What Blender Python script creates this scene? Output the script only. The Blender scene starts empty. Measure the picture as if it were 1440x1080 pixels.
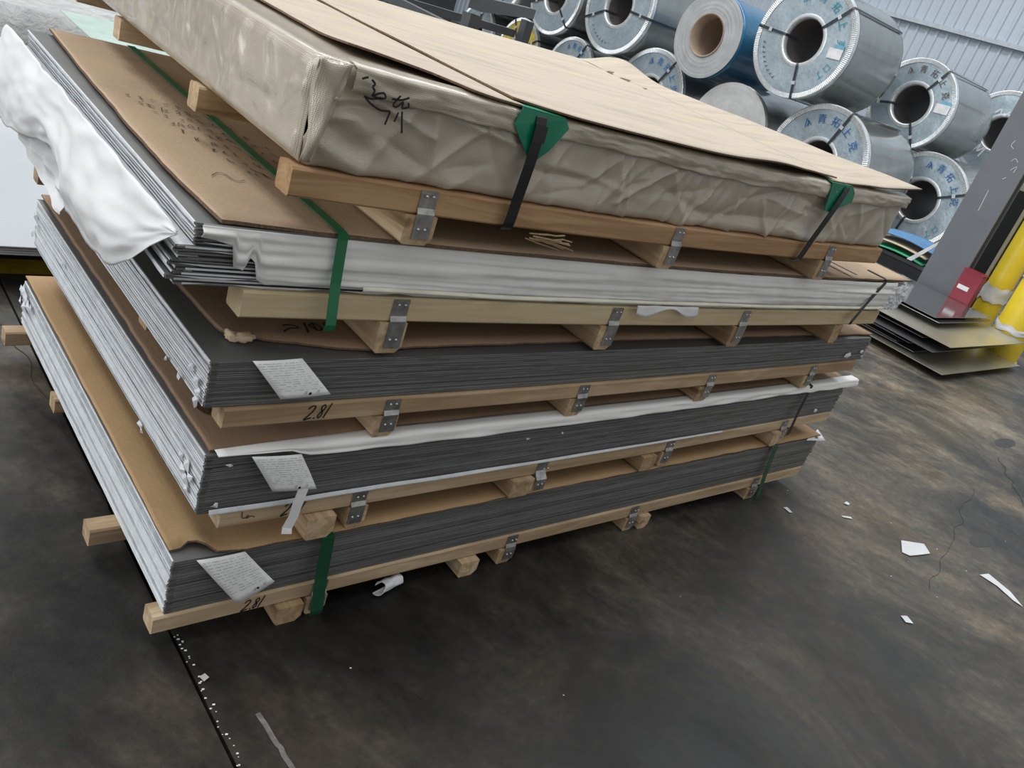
import bpy, bmesh, math, random
from mathutils import Vector, Matrix, noise

random.seed(7)
scene = bpy.context.scene
COL = scene.collection

# ------------------------------------------------------------------ camera
R = [[0.742608441125922, -0.5943479335602513, 0.3086798293397016],
     [-0.052725834128052596, -0.5113577792623301, -0.8577489189753604],
     [0.6676471295407697, 0.6206961861172964, -0.411076093874861]]
cam_d = bpy.data.cameras.new('camera')
cam = bpy.data.objects.new('camera', cam_d)
COL.objects.link(cam)
rt, dn, fw = Vector(R[0]), Vector(R[1]), Vector(R[2])
M = Matrix((rt, -dn, -fw)).transposed().to_4x4()
M.translation = Vector((-0.54475, -1.16632, 1.33902))
cam.matrix_world = M
cam_d.sensor_fit = 'HORIZONTAL'
cam_d.sensor_width = 36.0
cam_d.lens = 1161.854 / 1440.0 * 36.0
cam_d.clip_start = 0.02
cam_d.clip_end = 200
scene.camera = cam

# ------------------------------------------------------------------ world and lights
world = bpy.data.worlds.new('world')
scene.world = world
world.use_nodes = True
bg = world.node_tree.nodes['Background']
bg.inputs['Color'].default_value = (0.80, 0.81, 0.81, 1)
bg.inputs['Strength'].default_value = 0.62


def area(name, loc, target, sx, sy, power, color=(1, 1, 1)):
    d = bpy.data.lights.new(name, 'AREA')
    d.shape = 'RECTANGLE'
    d.size, d.size_y = sx, sy
    d.energy = power
    d.color = color
    o = bpy.data.objects.new(name, d)
    o.location = loc
    v = Vector(target) - Vector(loc)
    o.rotation_euler = v.to_track_quat('-Z', 'Y').to_euler()
    COL.objects.link(o)
    return o


area('roof_skylight', (-3.0, 6.0, 8.5), (-3.0, 6.0, 0), 2.0, 16, 620, (0.95, 0.98, 1.0))
area('roof_skylight', (3.0, 8.0, 8.5), (3.0, 8.0, 0), 2.0, 16, 620, (0.95, 0.98, 1.0))
area('roof_skylight', (9.0, 5.0, 8.5), (9.0, 5.0, 0), 2.0, 16, 700, (0.95, 0.98, 1.0))
area('open_hall_door', (-7.5, 4.5, 3.2), (0.3, 0.8, 0.6), 6.0, 5.0, 330, (0.95, 0.98, 1.0))

scene.view_settings.view_transform = 'Standard'
scene.view_settings.look = 'None'
scene.view_settings.gamma = 1.0
scene.view_settings.use_curve_mapping = False
scene.view_settings.exposure = 0.0


# ------------------------------------------------------------------ materials
class N:
    def __init__(s, name):
        s.m = bpy.data.materials.new(name)
        s.m.use_nodes = True
        s.t = s.m.node_tree
        s.b = s.t.nodes['Principled BSDF']

    def n(s, typ, **kw):
        nd = s.t.nodes.new(typ)
        for k, v in kw.items():
            if k.startswith('i_'):
                nd.inputs[k[2:].replace('_', ' ')].default_value = v
            else:
                setattr(nd, k, v)
        return nd

    def l(s, a, ao, b, bi):
        s.t.links.new(a.outputs[ao], b.inputs[bi])

    def coord(s, scale=(1, 1, 1), kind='Object', rot=(0, 0, 0)):
        tc = s.n('ShaderNodeTexCoord')
        mp = s.n('ShaderNodeMapping')
        mp.inputs['Scale'].default_value = scale
        mp.inputs['Rotation'].default_value = rot
        s.l(tc, kind, mp, 'Vector')
        return mp

    def noise(s, scale, vec, detail=4, rough=.55, dist=0):
        nd = s.n('ShaderNodeTexNoise')
        nd.inputs['Scale'].default_value = scale
        nd.inputs['Detail'].default_value = detail
        nd.inputs['Roughness'].default_value = rough
        nd.inputs['Distortion'].default_value = dist
        s.l(vec, 'Vector', nd, 'Vector')
        return nd

    def ramp(s, src, out, stops):
        r = s.n('ShaderNodeValToRGB')
        e = r.color_ramp.elements
        while len(e) < len(stops):
            e.new(0.5)
        for k, (p, c) in enumerate(stops):
            e[k].position = p
            e[k].color = (c[0], c[1], c[2], 1)
        s.l(src, out, r, 'Fac')
        return r

    def mix(s, fac, fo, a, ao, b, bo, blend='MIX'):
        x = s.n('ShaderNodeMix', data_type='RGBA', blend_type=blend)
        if isinstance(fac, float):
            x.inputs[0].default_value = fac
        else:
            s.l(fac, fo, x, 0)
        for nd, o, sock in ((a, ao, 6), (b, bo, 7)):
            if isinstance(nd, tuple):
                x.inputs[sock].default_value = (*nd, 1)
            else:
                s.l(nd, o, x, sock)
        return x

    def bump(s, src, out, strength=.3, dist=.002):
        bp = s.n('ShaderNodeBump')
        bp.inputs['Strength'].default_value = strength
        bp.inputs['Distance'].default_value = dist
        s.l(src, out, bp, 'Height')
        s.l(bp, 'Normal', s.b, 'Normal')
        return bp

    def p(s, **kw):
        for k, v in kw.items():
            key = {'base': 'Base Color', 'rough': 'Roughness', 'metal': 'Metallic', 'spec': 'Specular IOR Level',
                   'coat': 'Coat Weight', 'coatr': 'Coat Roughness', 'trans': 'Transmission Weight', 'alpha': 'Alpha',
                   'ior': 'IOR', 'sheen': 'Sheen Weight'}[k]
            if k == 'base':
                v = (*v, 1)
            s.b.inputs[key].default_value = v
        return s


def plain(name, base, rough=.5, metal=0.0, var=.12, scale=12, **kw):
    """a plain colour broken up by a little noise"""
    m = N(name)
    m.p(rough=rough, metal=metal, **kw)
    c = m.coord()
    n = m.noise(scale, c)
    r = m.ramp(n, 'Fac', [(.3, [x * (1 - var) for x in base]), (.7, [min(1, x * (1 + var)) for x in base])])
    m.l(r, 'Color', m.b, 'Base Color')
    return m.m


def wood(name, along, a, b, knots=True):
    m = N(name)
    sc = (1.2, 14, 14) if along == 'x' else (14, 1.2, 14)
    oi = m.n('ShaderNodeObjectInfo')
    c = m.coord(sc)
    add = m.n('ShaderNodeVectorMath', operation='ADD')
    m.l(c, 'Vector', add, 0)
    cm = m.n('ShaderNodeCombineXYZ')
    mul = m.n('ShaderNodeMath', operation='MULTIPLY')
    mul.inputs[1].default_value = 37
    m.l(oi, 'Random', mul, 0)
    for k in 'XYZ':
        m.l(mul, 'Value', cm, k)
    m.l(cm, 'Vector', add, 1)
    n = m.noise(2.2, add, 6, .6, 1.2)
    r = m.ramp(n, 'Fac', [(.25, [x * .82 for x in b]), (.45, b), (.62, a), (.8, [min(1, x * 1.08) for x in a])])
    n2 = m.noise(.5, add, 2)
    r2 = m.ramp(n2, 'Fac', [(.35, (.74, .70, .66)), (.6, (1, 1, 1))])
    mx = m.mix(1.0, '', r, 'Color', r2, 'Color', 'MULTIPLY')
    hv = m.ramp(oi, 'Random', [(0, (.80, .74, .68)), (.5, (1, 1, 1)), (1, (.95, .92, .84))])
    mx2 = m.mix(1.0, '', mx, 2, hv, 'Color', 'MULTIPLY')
    m.l(mx2, 2, m.b, 'Base Color')
    nk = m.noise(1.1, c, 3, .6, .4)
    rk_ = m.ramp(nk, 'Fac', [(.60, (1, 1, 1)), (.72, (.52, .46, .38))])
    mx3 = m.mix(1.0, '', mx2, 2, rk_, 'Color', 'MULTIPLY')
    m.l(mx3, 2, m.b, 'Base Color')
    m.p(rough=.75, spec=.25)
    m.bump(n, 'Fac', .25, .002)
    return m.m


def kraft(name, base, dirx=True, waves=True):
    m = N(name)
    c = m.coord()
    n = m.noise(3, c, 5, .6)
    cs_ = m.coord((1.2, 7, 1))
    n = m.noise(2.2, cs_, 6, .65) if not waves else n
    r = m.ramp(n, 'Fac', [(.3, [x * .80 for x in base]), (.5, base), (.7, [min(1, x * 1.08) for x in base])])
    n2 = m.noise(160, c, 2)
    r2 = m.ramp(n2, 'Fac', [(.35, (.9, .9, .9)), (.65, (1, 1, 1))])
    mx = m.mix(1.0, '', r, 'Color', r2, 'Color', 'MULTIPLY')
    m.l(mx, 2, m.b, 'Base Color')
    m.p(rough=.72, spec=.28)
    if waves:
        w = m.n('ShaderNodeTexWave', bands_direction='X' if dirx else 'Y')
        w.inputs['Scale'].default_value = 22
        m.l(c, 'Vector', w, 'Vector')
        m.bump(w, 'Fac', .10, .001)
    return m.m


MAT = {}
MAT['wood_x'] = wood('pine_wood_long', 'x', (.68, .54, .37), (.53, .39, .25))
MAT['wood_y'] = wood('pine_wood_cross', 'y', (.68, .53, .36), (.52, .37, .23))
MAT['wood_pale'] = wood('pale_poplar_wood', 'x', (.74, .63, .42), (.68, .55, .34))
MAT['wood_orange'] = wood('orange_pine_wood', 'x', (.55, .36, .215), (.42, .26, .145))
MAT['kraft_warm'] = kraft('kraft_board_warm', (.45, .29, .15))
MAT['kraft'] = kraft('kraft_board', (.50, .365, .245))
MAT['kraft_dull'] = kraft('kraft_board_dull', (.40, .265, .17))
MAT['kraft_pale'] = kraft('kraft_board_pale', (.56, .475, .375), waves=False)
MAT['kraft_edge'] = plain('kraft_cut_edge', (.16, .10, .06), .85, scale=200, var=.4)

# sheet steel: faintly different from sheet to sheet
m = N('sheet_steel')
oi = m.n('ShaderNodeObjectInfo')
r = m.ramp(oi, 'Random', [(0, (.145, .144, .142)), (.6, (.185, .184, .181)), (1, (.25, .248, .245))])
c = m.coord((1, 6, 60))
n = m.noise(1.5, c, 3)
r2 = m.ramp(n, 'Fac', [(.3, (.8, .8, .8)), (.7, (1, 1, 1))])
mx = m.mix(1.0, '', r, 'Color', r2, 'Color', 'MULTIPLY')
m.l(mx, 2, m.b, 'Base Color')
m.p(rough=.5, metal=.35)
MAT['steel'] = m.m
MAT['steel_top'] = plain('sheet_steel_top', (.15, .15, .16), .35, .6, scale=4)
MAT['film'] = plain('white_film', (.72, .74, .77), .5, var=.1, scale=30, spec=.4)
MAT['film_grey'] = plain('grey_film', (.50, .52, .55), .4, .2, var=.2, scale=40)

# white paper
m = N('white_paper')
c = m.coord()
n = m.noise(7, c, 5, .6)
r = m.ramp(n, 'Fac', [(.3, (.66, .67, .68)), (.7, (.76, .76, .76))])
m.l(r, 'Color', m.b, 'Base Color')
m.p(rough=.7, spec=.3)
n2 = m.noise(40, c, 4)
m.bump(n2, 'Fac', .25, .003)
MAT['paper'] = m.m
MAT['paper_bright'] = plain('bright_white_paper', (.86, .86, .84), .65, scale=6, var=.04)
MAT['paper_cream'] = plain('cream_paper', (.82, .80, .68), .7)


# woven wrapping with a glossy laminate
m = N('woven_wrap')
c = m.coord()
n = m.noise(6, c, 5, .6)
r = m.ramp(n, 'Fac', [(.3, (.46, .40, .315)), (.7, (.58, .51, .41))])
m.l(r, 'Color', m.b, 'Base Color')
w1 = m.n('ShaderNodeTexWave', bands_direction='X')
w1.inputs['Scale'].default_value = 110
w2 = m.n('ShaderNodeTexWave', bands_direction='Z')
w2.inputs['Scale'].default_value = 110
w3 = m.n('ShaderNodeTexWave', bands_direction='Y')
w3.inputs['Scale'].default_value = 110
for w in (w1, w2, w3):
    m.l(c, 'Vector', w, 'Vector')
a1 = m.n('ShaderNodeMath', operation='MULTIPLY')
m.l(w1, 'Fac', a1, 0)
m.l(w2, 'Fac', a1, 1)
a2 = m.n('ShaderNodeMath', operation='MULTIPLY_ADD')
m.l(w3, 'Fac', a2, 0)
a2.inputs[1].default_value = .5
m.l(a1, 'Value', a2, 2)
m.bump(a2, 'Value', .35, .0012)
m.p(rough=.28, spec=.7, coat=.6, coatr=.12)
MAT['wrap'] = m.m

# galvanised covers
m = N('galvanised')
c = m.coord()
vo = m.n('ShaderNodeTexVoronoi')
vo.inputs['Scale'].default_value = 26
m.l(c, 'Vector', vo, 'Vector')
n = m.noise(4, c, 4, .6)
r = m.ramp(n, 'Fac', [(.3, (.45, .55, .61)), (.7, (.58, .68, .75))])
rv = m.ramp(vo, 'Distance', [(.0, (.82, .82, .82)), (.6, (1, 1, 1))])
mx = m.mix(1.0, '', r, 'Color', rv, 'Color', 'MULTIPLY')
m.l(mx, 2, m.b, 'Base Color')
m.p(rough=.36, metal=.5)
m.bump(n, 'Fac', .5, .02)
MAT['galv'] = m.m
MAT['galv_rim'] = plain('bright_rim', (.78, .81, .83), .32, .5, scale=30)
MAT['coil_side'] = plain('coil_side_steel', (.30, .32, .315), .22, .55, scale=5, coat=.6, coatr=.1)
MAT['coil_blue'] = plain('blue_film_side', (.02, .15, .30), .25, .1, scale=5, coat=.7, coatr=.12)
MAT['coil_grey_face'] = plain('wound_edge_grey', (.50, .51, .52), .55, .2, scale=6)
MAT['coil_white_face'] = plain('wound_edge_white', (.62, .62, .61), .6, .05, scale=6)
MAT['coil_yellow_face'] = plain('yellowed_cover', (.66, .52, .10), .5, .2, scale=9, var=.25)
MAT['core_dark'] = plain('core_inside', (.15, .135, .13), .6, .2, scale=6)
MAT['core_kraft'] = plain('paper_core', (.38, .28, .21), .7, scale=8)
MAT['strap_steel'] = plain('steel_strap', (.06, .07, .08), .4, .4)
MAT['ink_blue'] = plain('blue_ink', (.03, .16, .42), .5)
MAT['ink_teal'] = plain('teal_ink', (.03, .32, .42), .5)
MAT['ink_black'] = plain('black_marker', (.012, .012, .014), .5)
MAT['ink_grey'] = plain('faded_marker', (.09, .06, .04), .6)
MAT['chalk'] = plain('white_chalk', (.75, .76, .78), .8)
MAT['label_white'] = plain('label_white', (.88, .88, .88), .5)
MAT['print_grey'] = plain('faint_print', (.52, .52, .54), .6)
MAT['label_blue'] = plain('label_blue', (.20, .48, .66), .5)

MAT['green_strap'] = plain('green_strap', (.012, .155, .065), .34, spec=.5)
MAT['dark_green_strap'] = plain('dark_green_strap', (.008, .07, .032), .36, spec=.5)
MAT['black_strap'] = plain('black_strap', (.012, .012, .013), .38)
MAT['green_plastic'] = plain('green_corner_plastic', (.0, .21, .11), .28, spec=.6)
MAT['bracket'] = plain('bracket_metal', (.42, .42, .41), .35, .85, scale=60, var=.3)
MAT['nail'] = plain('nail_head', (.6, .6, .58), .3, .8)
MAT['frame_grey'] = plain('frame_paint', (.075, .08, .085), .5)
MAT['column_grey'] = plain('column_paint', (.155, .165, .185), .42, scale=3, var=.1)
MAT['column_dark'] = plain('dark_panel', (.016, .018, .02), .5)
MAT['beige'] = plain('beige_paint', (.50, .48, .40), .6)
MAT['yellow'] = plain('yellow_paint', (.80, .60, .03), .4, scale=4, var=.08)
MAT['yellow_line'] = plain('yellow_floor_paint', (.55, .40, .03), .6, scale=20, var=.3)
MAT['red'] = plain('red_box_paint', (.27, .014, .033), .35)
MAT['scrap_top'] = plain('bright_sheet', (.40, .41, .42), .10, .9, scale=3, var=.06)
MAT['scrap_olive'] = plain('olive_sheet', (.52, .50, .41), .30, .7, scale=3, var=.12)
MAT['scrap_dark'] = plain('dull_sheet', (.20, .20, .21), .30, .7, scale=3, var=.15)
MAT['board_blue'] = plain('blue_board', (.08, .22, .42), .5)
MAT['board_tan'] = plain('tan_board', (.66, .52, .36), .6)
MAT['pale_green'] = plain('pale_green_film', (.36, .46, .41), .55)
MAT['board_green'] = plain('green_board', (.03, .33, .17), .5)
MAT['white_gloss'] = plain('white_gloss_film', (.44, .46, .48), .6, scale=2, var=.06, spec=.2)
MAT['runner_dark'] = plain('dark_runner', (.03, .03, .032), .7)
MAT['gap_dark'] = plain('joint_dirt', (.012, .011, .010), .9)
MAT['crack'] = plain('crack_dirt', (.022, .020, .018), .9)
MAT['smear'] = plain('grey_smear', (.16, .15, .14), .7, scale=60, var=.4)
MAT['tape'] = plain('white_plastic_film', (.74, .75, .77), .4)

# crumpled silver grey film
m = N('crumpled_film')
c = m.coord((1, 2.2, 1), rot=(0, 0, .3))
n = m.noise(9, c, 6, .6, .3)
r = m.ramp(n, 'Fac', [(.3, (.33, .33, .33)), (.7, (.50, .50, .49))])
m.l(r, 'Color', m.b, 'Base Color')
m.p(rough=.4, spec=.5)
m.bump(n, 'Fac', .9, .03)
MAT['crumple'] = m.m

# concrete floor, oily and scuffed
m = N('oily_concrete')
c = m.coord()
n1 = m.noise(1.15, c, 6, .66, .6)
r1 = m.ramp(n1, 'Fac', [(.38, (.0065, .0065, .007)), (.50, (.018, .0165, .0145)), (.64, (.050, .043, .033))])
c1_ = m.coord(rot=(0, 0, math.radians(68)))
c2 = m.n('ShaderNodeMapping')
c2.inputs['Scale'].default_value = (.85, 2.1, 1)
m.l(c1_, 'Vector', c2, 'Vector')
n2 = m.noise(3.0, c2, 9, .74, .4)
r2 = m.ramp(n2, 'Fac', [(.34, (.48, .48, .48)), (.52, (1, 1, 1)), (.72, (1.75, 1.68, 1.54))])
mx = m.mix(1.0, '', r1, 'Color', r2, 'Color', 'MULTIPLY')
n3 = m.noise(26, c, 10, .8)
r3 = m.ramp(n3, 'Fac', [(.30, (.50, .50, .50)), (.52, (.95, .95, .95)), (.70, (1.55, 1.50, 1.42))])
mx2 = m.mix(1.0, '', mx, 2, r3, 'Color', 'MULTIPLY')
n5 = m.noise(1.6, c, 3)
r5 = m.ramp(n5, 'Fac', [(.5, (1, 1, 1)), (.70, (1.22, 1.03, .86))])
mx3 = m.mix(1.0, '', mx2, 2, r5, 'Color', 'MULTIPLY')
# colour lightens away from the stack front: less oil, plus grazing sheen painted in
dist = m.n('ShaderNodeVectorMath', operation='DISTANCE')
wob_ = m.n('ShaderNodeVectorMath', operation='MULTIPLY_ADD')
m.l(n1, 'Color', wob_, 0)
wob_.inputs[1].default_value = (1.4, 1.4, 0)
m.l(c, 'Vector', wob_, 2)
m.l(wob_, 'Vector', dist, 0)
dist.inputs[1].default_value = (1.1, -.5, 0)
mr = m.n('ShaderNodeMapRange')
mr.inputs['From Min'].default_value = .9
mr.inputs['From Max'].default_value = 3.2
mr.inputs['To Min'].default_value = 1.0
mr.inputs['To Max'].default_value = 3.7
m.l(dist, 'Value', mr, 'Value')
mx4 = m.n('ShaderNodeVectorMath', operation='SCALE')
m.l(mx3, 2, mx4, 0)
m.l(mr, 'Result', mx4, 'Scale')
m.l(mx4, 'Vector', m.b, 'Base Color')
rr = m.ramp(n2, 'Fac', [(.3, (.34,) * 3), (.7, (.62,) * 3)])
m.l(rr, 'Color', m.b, 'Roughness')
m.p(spec=.42)
m.bump(n3, 'Fac', .35, .003)
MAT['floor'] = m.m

MAT['wall_panel'] = plain('blue_grey_panel', (.50, .56, .63), .45, .1, scale=.6, var=.06)
MAT['wall_back'] = plain('dim_back_wall', (.10, .115, .125), .7, scale=1)
MAT['purlin'] = plain('purlin_paint', (.50, .55, .60), .4)


# ------------------------------------------------------------------ builders
def mesh(name, verts, faces, mats, smooth=False, fm=None):
    me = bpy.data.meshes.new(name)
    me.from_pydata([tuple(v) for v in verts], [], faces)
    for mt in (mats if isinstance(mats, (list, tuple)) else [mats]):
        me.materials.append(mt)
    if fm:
        for p, k in zip(me.polygons, fm):
            p.material_index = k
    if smooth:
        for p in me.polygons:
            p.use_smooth = True
    me.update()
    return me


def put(name, me, parent=None, label=None, loc=(0, 0, 0), rz=0.0):
    o = bpy.data.objects.new(name, me)
    COL.objects.link(o)
    o.parent = parent
    o.location = loc
    o.rotation_euler = (0, 0, rz)
    if label:
        o['label'] = label
    return o


def tag(o, label, cat, group=None):
    o['label'] = label
    o['category'] = cat
    if group:
        o['group'] = group
    return o


def root(name, label, cat, loc=(0, 0, 0), rz=0.0, group=None):
    return tag(put(name, None, None, None, loc, rz), label, cat, group)


def bmesh_obj(name, bm, mats, parent=None, smooth=False, label=None, loc=(0, 0, 0), rz=0.0):
    me = bpy.data.meshes.new(name)
    bm.normal_update()
    bm.to_mesh(me)
    bm.free()
    for mt in (mats if isinstance(mats, (list, tuple)) else [mats]):
        me.materials.append(mt)
    if smooth:
        for p in me.polygons:
            p.use_smooth = True
    return put(name, me, parent, label, loc, rz)


def add_box(bm, lo, hi, nx=1, bev=0.0, f=None, mi=0):
    """box with nx cuts along its x, f deforms each vertex"""
    xs = [lo[0] + (hi[0] - lo[0]) * k / nx for k in range(nx + 1)]
    rings = []
    for x in xs:
        if bev:
            b = bev
            ring = [(lo[1] + b, lo[2]), (hi[1] - b, lo[2]), (hi[1], lo[2] + b), (hi[1], hi[2] - b),
                    (hi[1] - b, hi[2]), (lo[1] + b, hi[2]), (lo[1], hi[2] - b), (lo[1], lo[2] + b)]
        else:
            ring = [(lo[1], lo[2]), (hi[1], lo[2]), (hi[1], hi[2]), (lo[1], hi[2])]
        rings.append([bm.verts.new(f((x, y, z)) if f else (x, y, z)) for y, z in ring])
    n = len(rings[0])
    for a, b in zip(rings, rings[1:]):
        for k in range(n):
            fc = bm.faces.new((a[k], a[(k + 1) % n], b[(k + 1) % n], b[k]))
            fc.material_index = mi
    f1 = bm.faces.new(list(reversed(rings[0])))
    f2 = bm.faces.new(rings[-1])
    f1.material_index = f2.material_index = mi


def box_obj(name, lo, hi, mat, parent=None, nx=1, bev=0.0, f=None, label=None, loc=(0, 0, 0), rz=0.0):
    bm = bmesh.new()
    add_box(bm, lo, hi, nx, bev, f)
    bmesh.ops.recalc_face_normals(bm, faces=bm.faces)
    return bmesh_obj(name, bm, mat, parent, False, label, loc, rz)


def lathe(name, prof, mat, parent=None, seg=96, smooth=True, wob=None, label=None):
    """revolve (r, y) points round the local y axis"""
    verts, faces = [], []
    for k in range(seg):
        a = 2 * math.pi * k / seg
        for r, y in prof:
            r2, y2 = (wob(k, a, r, y) if wob else (r, y))
            verts.append((r2 * math.cos(a), y2, r2 * math.sin(a)))
    n = len(prof)
    for k in range(seg):
        k2 = (k + 1) % seg
        for j in range(n - 1):
            faces.append((k * n + j, k2 * n + j, k2 * n + j + 1, k * n + j + 1))
    return put(name, mesh(name, verts, faces, mat, smooth), parent, label)


def grid_obj(name, fn, nu, nv, mat, parent=None, thick=0.0, smooth=True, label=None, loc=(0, 0, 0), rz=0.0, mats=None):
    """surface fn(u, v) -> point; thick > 0 gives it a second skin below it along its own normal"""
    P = [[Vector(fn(i / nu, j / nv)) for j in range(nv + 1)] for i in range(nu + 1)]
    verts = [p for row in P for p in row]
    w = nv + 1
    faces = [(i * w + j, (i + 1) * w + j, (i + 1) * w + j + 1, i * w + j + 1) for i in range(nu) for j in range(nv)]
    fm = [0] * len(faces)
    if thick:
        off = len(verts)
        nrm = []
        for i in range(nu + 1):
            for j in range(nv + 1):
                a = P[min(i + 1, nu)][j] - P[max(i - 1, 0)][j]
                b = P[i][min(j + 1, nv)] - P[i][max(j - 1, 0)]
                nn = a.cross(b)
                nrm.append(nn.normalized() if nn.length > 1e-9 else Vector((0, 0, 1)))
        verts += [p - q * thick for p, q in zip(verts, nrm)]
        faces += [(off + i * w + j, off + i * w + j + 1, off + (i + 1) * w + j + 1, off + (i + 1) * w + j)
                  for i in range(nu) for j in range(nv)]
        fm += [0] * (nu * nv)
        ed = ([(i * w, (i + 1) * w) for i in range(nu)] + [((i + 1) * w + nv, i * w + nv) for i in range(nu)]
              + [(j + 1, j) for j in range(nv)] + [(nu * w + j, nu * w + j + 1) for j in range(nv)])
        for a, b in ed:
            faces.append((a, off + a, off + b, b))
            fm.append(1 if mats and len(mats) > 1 else 0)
    me = mesh(name, verts, faces, mats or mat, smooth, fm)
    if thick and smooth:
        for p in me.polygons[2 * nu * nv:]:
            p.use_smooth = False
    return put(name, me, parent, label, loc, rz)


def poly_plate(name, pts, thick, mat, parent=None, label=None, loc=(0, 0, 0), rz=0.0, n=None):
    """flat polygon of 3D points given some thickness"""
    P = [Vector(p) for p in pts]
    nn = Vector((0, 0, 0))
    for a, b in zip(P, P[1:] + P[:1]):
        nn += a.cross(b)
    nn.normalize()
    k = len(P)
    verts = [p + nn * thick / 2 for p in P] + [p - nn * thick / 2 for p in P]
    faces = [tuple(range(k)), tuple(reversed(range(k, 2 * k)))]
    faces += [(i, k + i, k + (i + 1) % k, (i + 1) % k) for i in range(k)]
    return put(name, mesh(name, verts, faces, mat), parent, label, loc, rz)


def ribbon(name, pts, width, thick, mat, parent=None, wdir=(1, 0, 0), label=None, twist=None):
    """flat band along a 3D polyline, its width along wdir"""
    P = [Vector(p) for p in pts]
    wd = Vector(wdir).normalized()
    verts, faces = [], []
    for i, p in enumerate(P):
        t = (P[min(i + 1, len(P) - 1)] - P[max(i - 1, 0)]).normalized()
        n = t.cross(wd).normalized()
        s = t.cross(n).normalized()
        for a, b in ((-1, -1), (1, -1), (1, 1), (-1, 1)):
            verts.append(p + s * a * width / 2 + n * b * thick / 2)
    for i in range(len(P) - 1):
        a, b = 4 * i, 4 * i + 4
        for k in range(4):
            faces.append((a + k, a + (k + 1) % 4, b + (k + 1) % 4, b + k))
    faces += [(0, 3, 2, 1), tuple(len(verts) - 4 + k for k in range(4))]
    return put(name, mesh(name, verts, faces, mat), parent, label)


def strokes(name, lines, org, ex, ey, nrm, size, pen, mat, parent=None):
    """handwriting: 2D polylines as flat ink strips lying on a surface"""
    org, ex, ey, nrm = Vector(org), Vector(ex).normalized(), Vector(ey).normalized(), Vector(nrm).normalized()
    verts, faces = [], []
    for ln in lines:
        P = [org + ex * x * size + ey * y * size for x, y in ln]
        base = len(verts)
        for i, p in enumerate(P):
            t = (P[min(i + 1, len(P) - 1)] - P[max(i - 1, 0)])
            s = t.cross(nrm).normalized() * pen / 2
            verts += [p + s + nrm * .0008, p - s + nrm * .0008]
        for i in range(len(P) - 1):
            a = base + 2 * i
            faces.append((a, a + 1, a + 3, a + 2))
    return put(name, mesh(name, verts, faces, mat), parent)


def smooth_line(pts, k=6):
    out = []
    for i in range(len(pts) - 1):
        p0, p1, p2, p3 = pts[max(i - 1, 0)], pts[i], pts[i + 1], pts[min(i + 2, len(pts) - 1)]
        for j in range(k):
            t = j / k
            out.append(tuple(.5 * (2 * b + (c - a) * t + (2 * a - 5 * b + 4 * c - d) * t * t + (3 * b - a - 3 * c + d) * t ** 3)
                             for a, b, c, d in zip(p0, p1, p2, p3)))
    out.append(tuple(pts[-1]))
    return out


def lerp_table(tab, x):
    if x <= tab[0][0]:
        return tab[0][1]
    for (a, va), (b, vb) in zip(tab, tab[1:]):
        if x <= b:
            return va + (vb - va) * (x - a) / (b - a) if b > a else vb
    return tab[-1][1]


def nz(x, y, z=0.0):
    return noise.noise(Vector((x, y, z)))


# ------------------------------------------------------------------ setting
floor = put('floor', mesh('floor', [(-14, -14, -.03), (22, -14, -.03), (22, 30, -.03), (-14, 30, -.03)], [(0, 1, 2, 3)], MAT['gap_dark']))
floor['kind'] = 'structure'


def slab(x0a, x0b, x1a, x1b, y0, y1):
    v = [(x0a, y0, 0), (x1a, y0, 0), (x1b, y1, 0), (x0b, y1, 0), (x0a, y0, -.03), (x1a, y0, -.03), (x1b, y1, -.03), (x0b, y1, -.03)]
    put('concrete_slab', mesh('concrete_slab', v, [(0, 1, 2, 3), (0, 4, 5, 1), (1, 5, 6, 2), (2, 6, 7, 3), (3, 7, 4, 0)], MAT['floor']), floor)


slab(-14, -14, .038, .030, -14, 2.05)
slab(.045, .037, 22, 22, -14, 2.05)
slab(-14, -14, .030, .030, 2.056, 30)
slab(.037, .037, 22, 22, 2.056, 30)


def wander(a, b, n, amp, seed):
    out = []
    for i in range(n + 1):
        t = i / n
        x, y = a[0] + (b[0] - a[0]) * t, a[1] + (b[1] - a[1]) * t
        out.append((x + amp * nz(t * 9, seed), y + amp * nz(t * 9, seed + 5), .0012))
    return out


for k, (a, b, w) in enumerate([((-.02, 1.6), (.03, .45), .006), ((3.6, -.30), (2.4, -.62), .004),
                               ((4.3, -.18), (3.7, -.52), .006)]):
    ribbon('floor_crack', wander(a, b, 60, .03, k * 3.3), w * .22, .001, MAT['crack'], floor, (-(b[1] - a[1]), b[0] - a[0], 0))
ribbon('grey_scrape', wander((.115, -.22), (.125, -.37), 10, .006, 40), .010, .001, MAT['smear'], floor)
for (x, y, rx, ry, s) in [(3.09, -.54, .10, .035, 1), (4.6, -.1, .14, .04, 2)]:
    pts = [(x + rx * math.cos(a) * (1 + .2 * nz(a, s)), y + ry * math.sin(a), .0008) for a in [2 * math.pi * k / 18 for k in range(18)]]
    put('oil_spot', mesh('oil_spot', pts, [tuple(range(18))], plain('oil_spot', (.035, .033, .03), .5)), floor)
# yellow line painted behind the stack
line = put('trim_1', mesh('trim_1', [(-6, 1.71, .001), (3, 1.75, .001), (3, 1.87, .001), (-6, 1.83, .001)], [(0, 1, 2, 3)], MAT['yellow_line']))
line['kind'] = 'structure'

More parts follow.
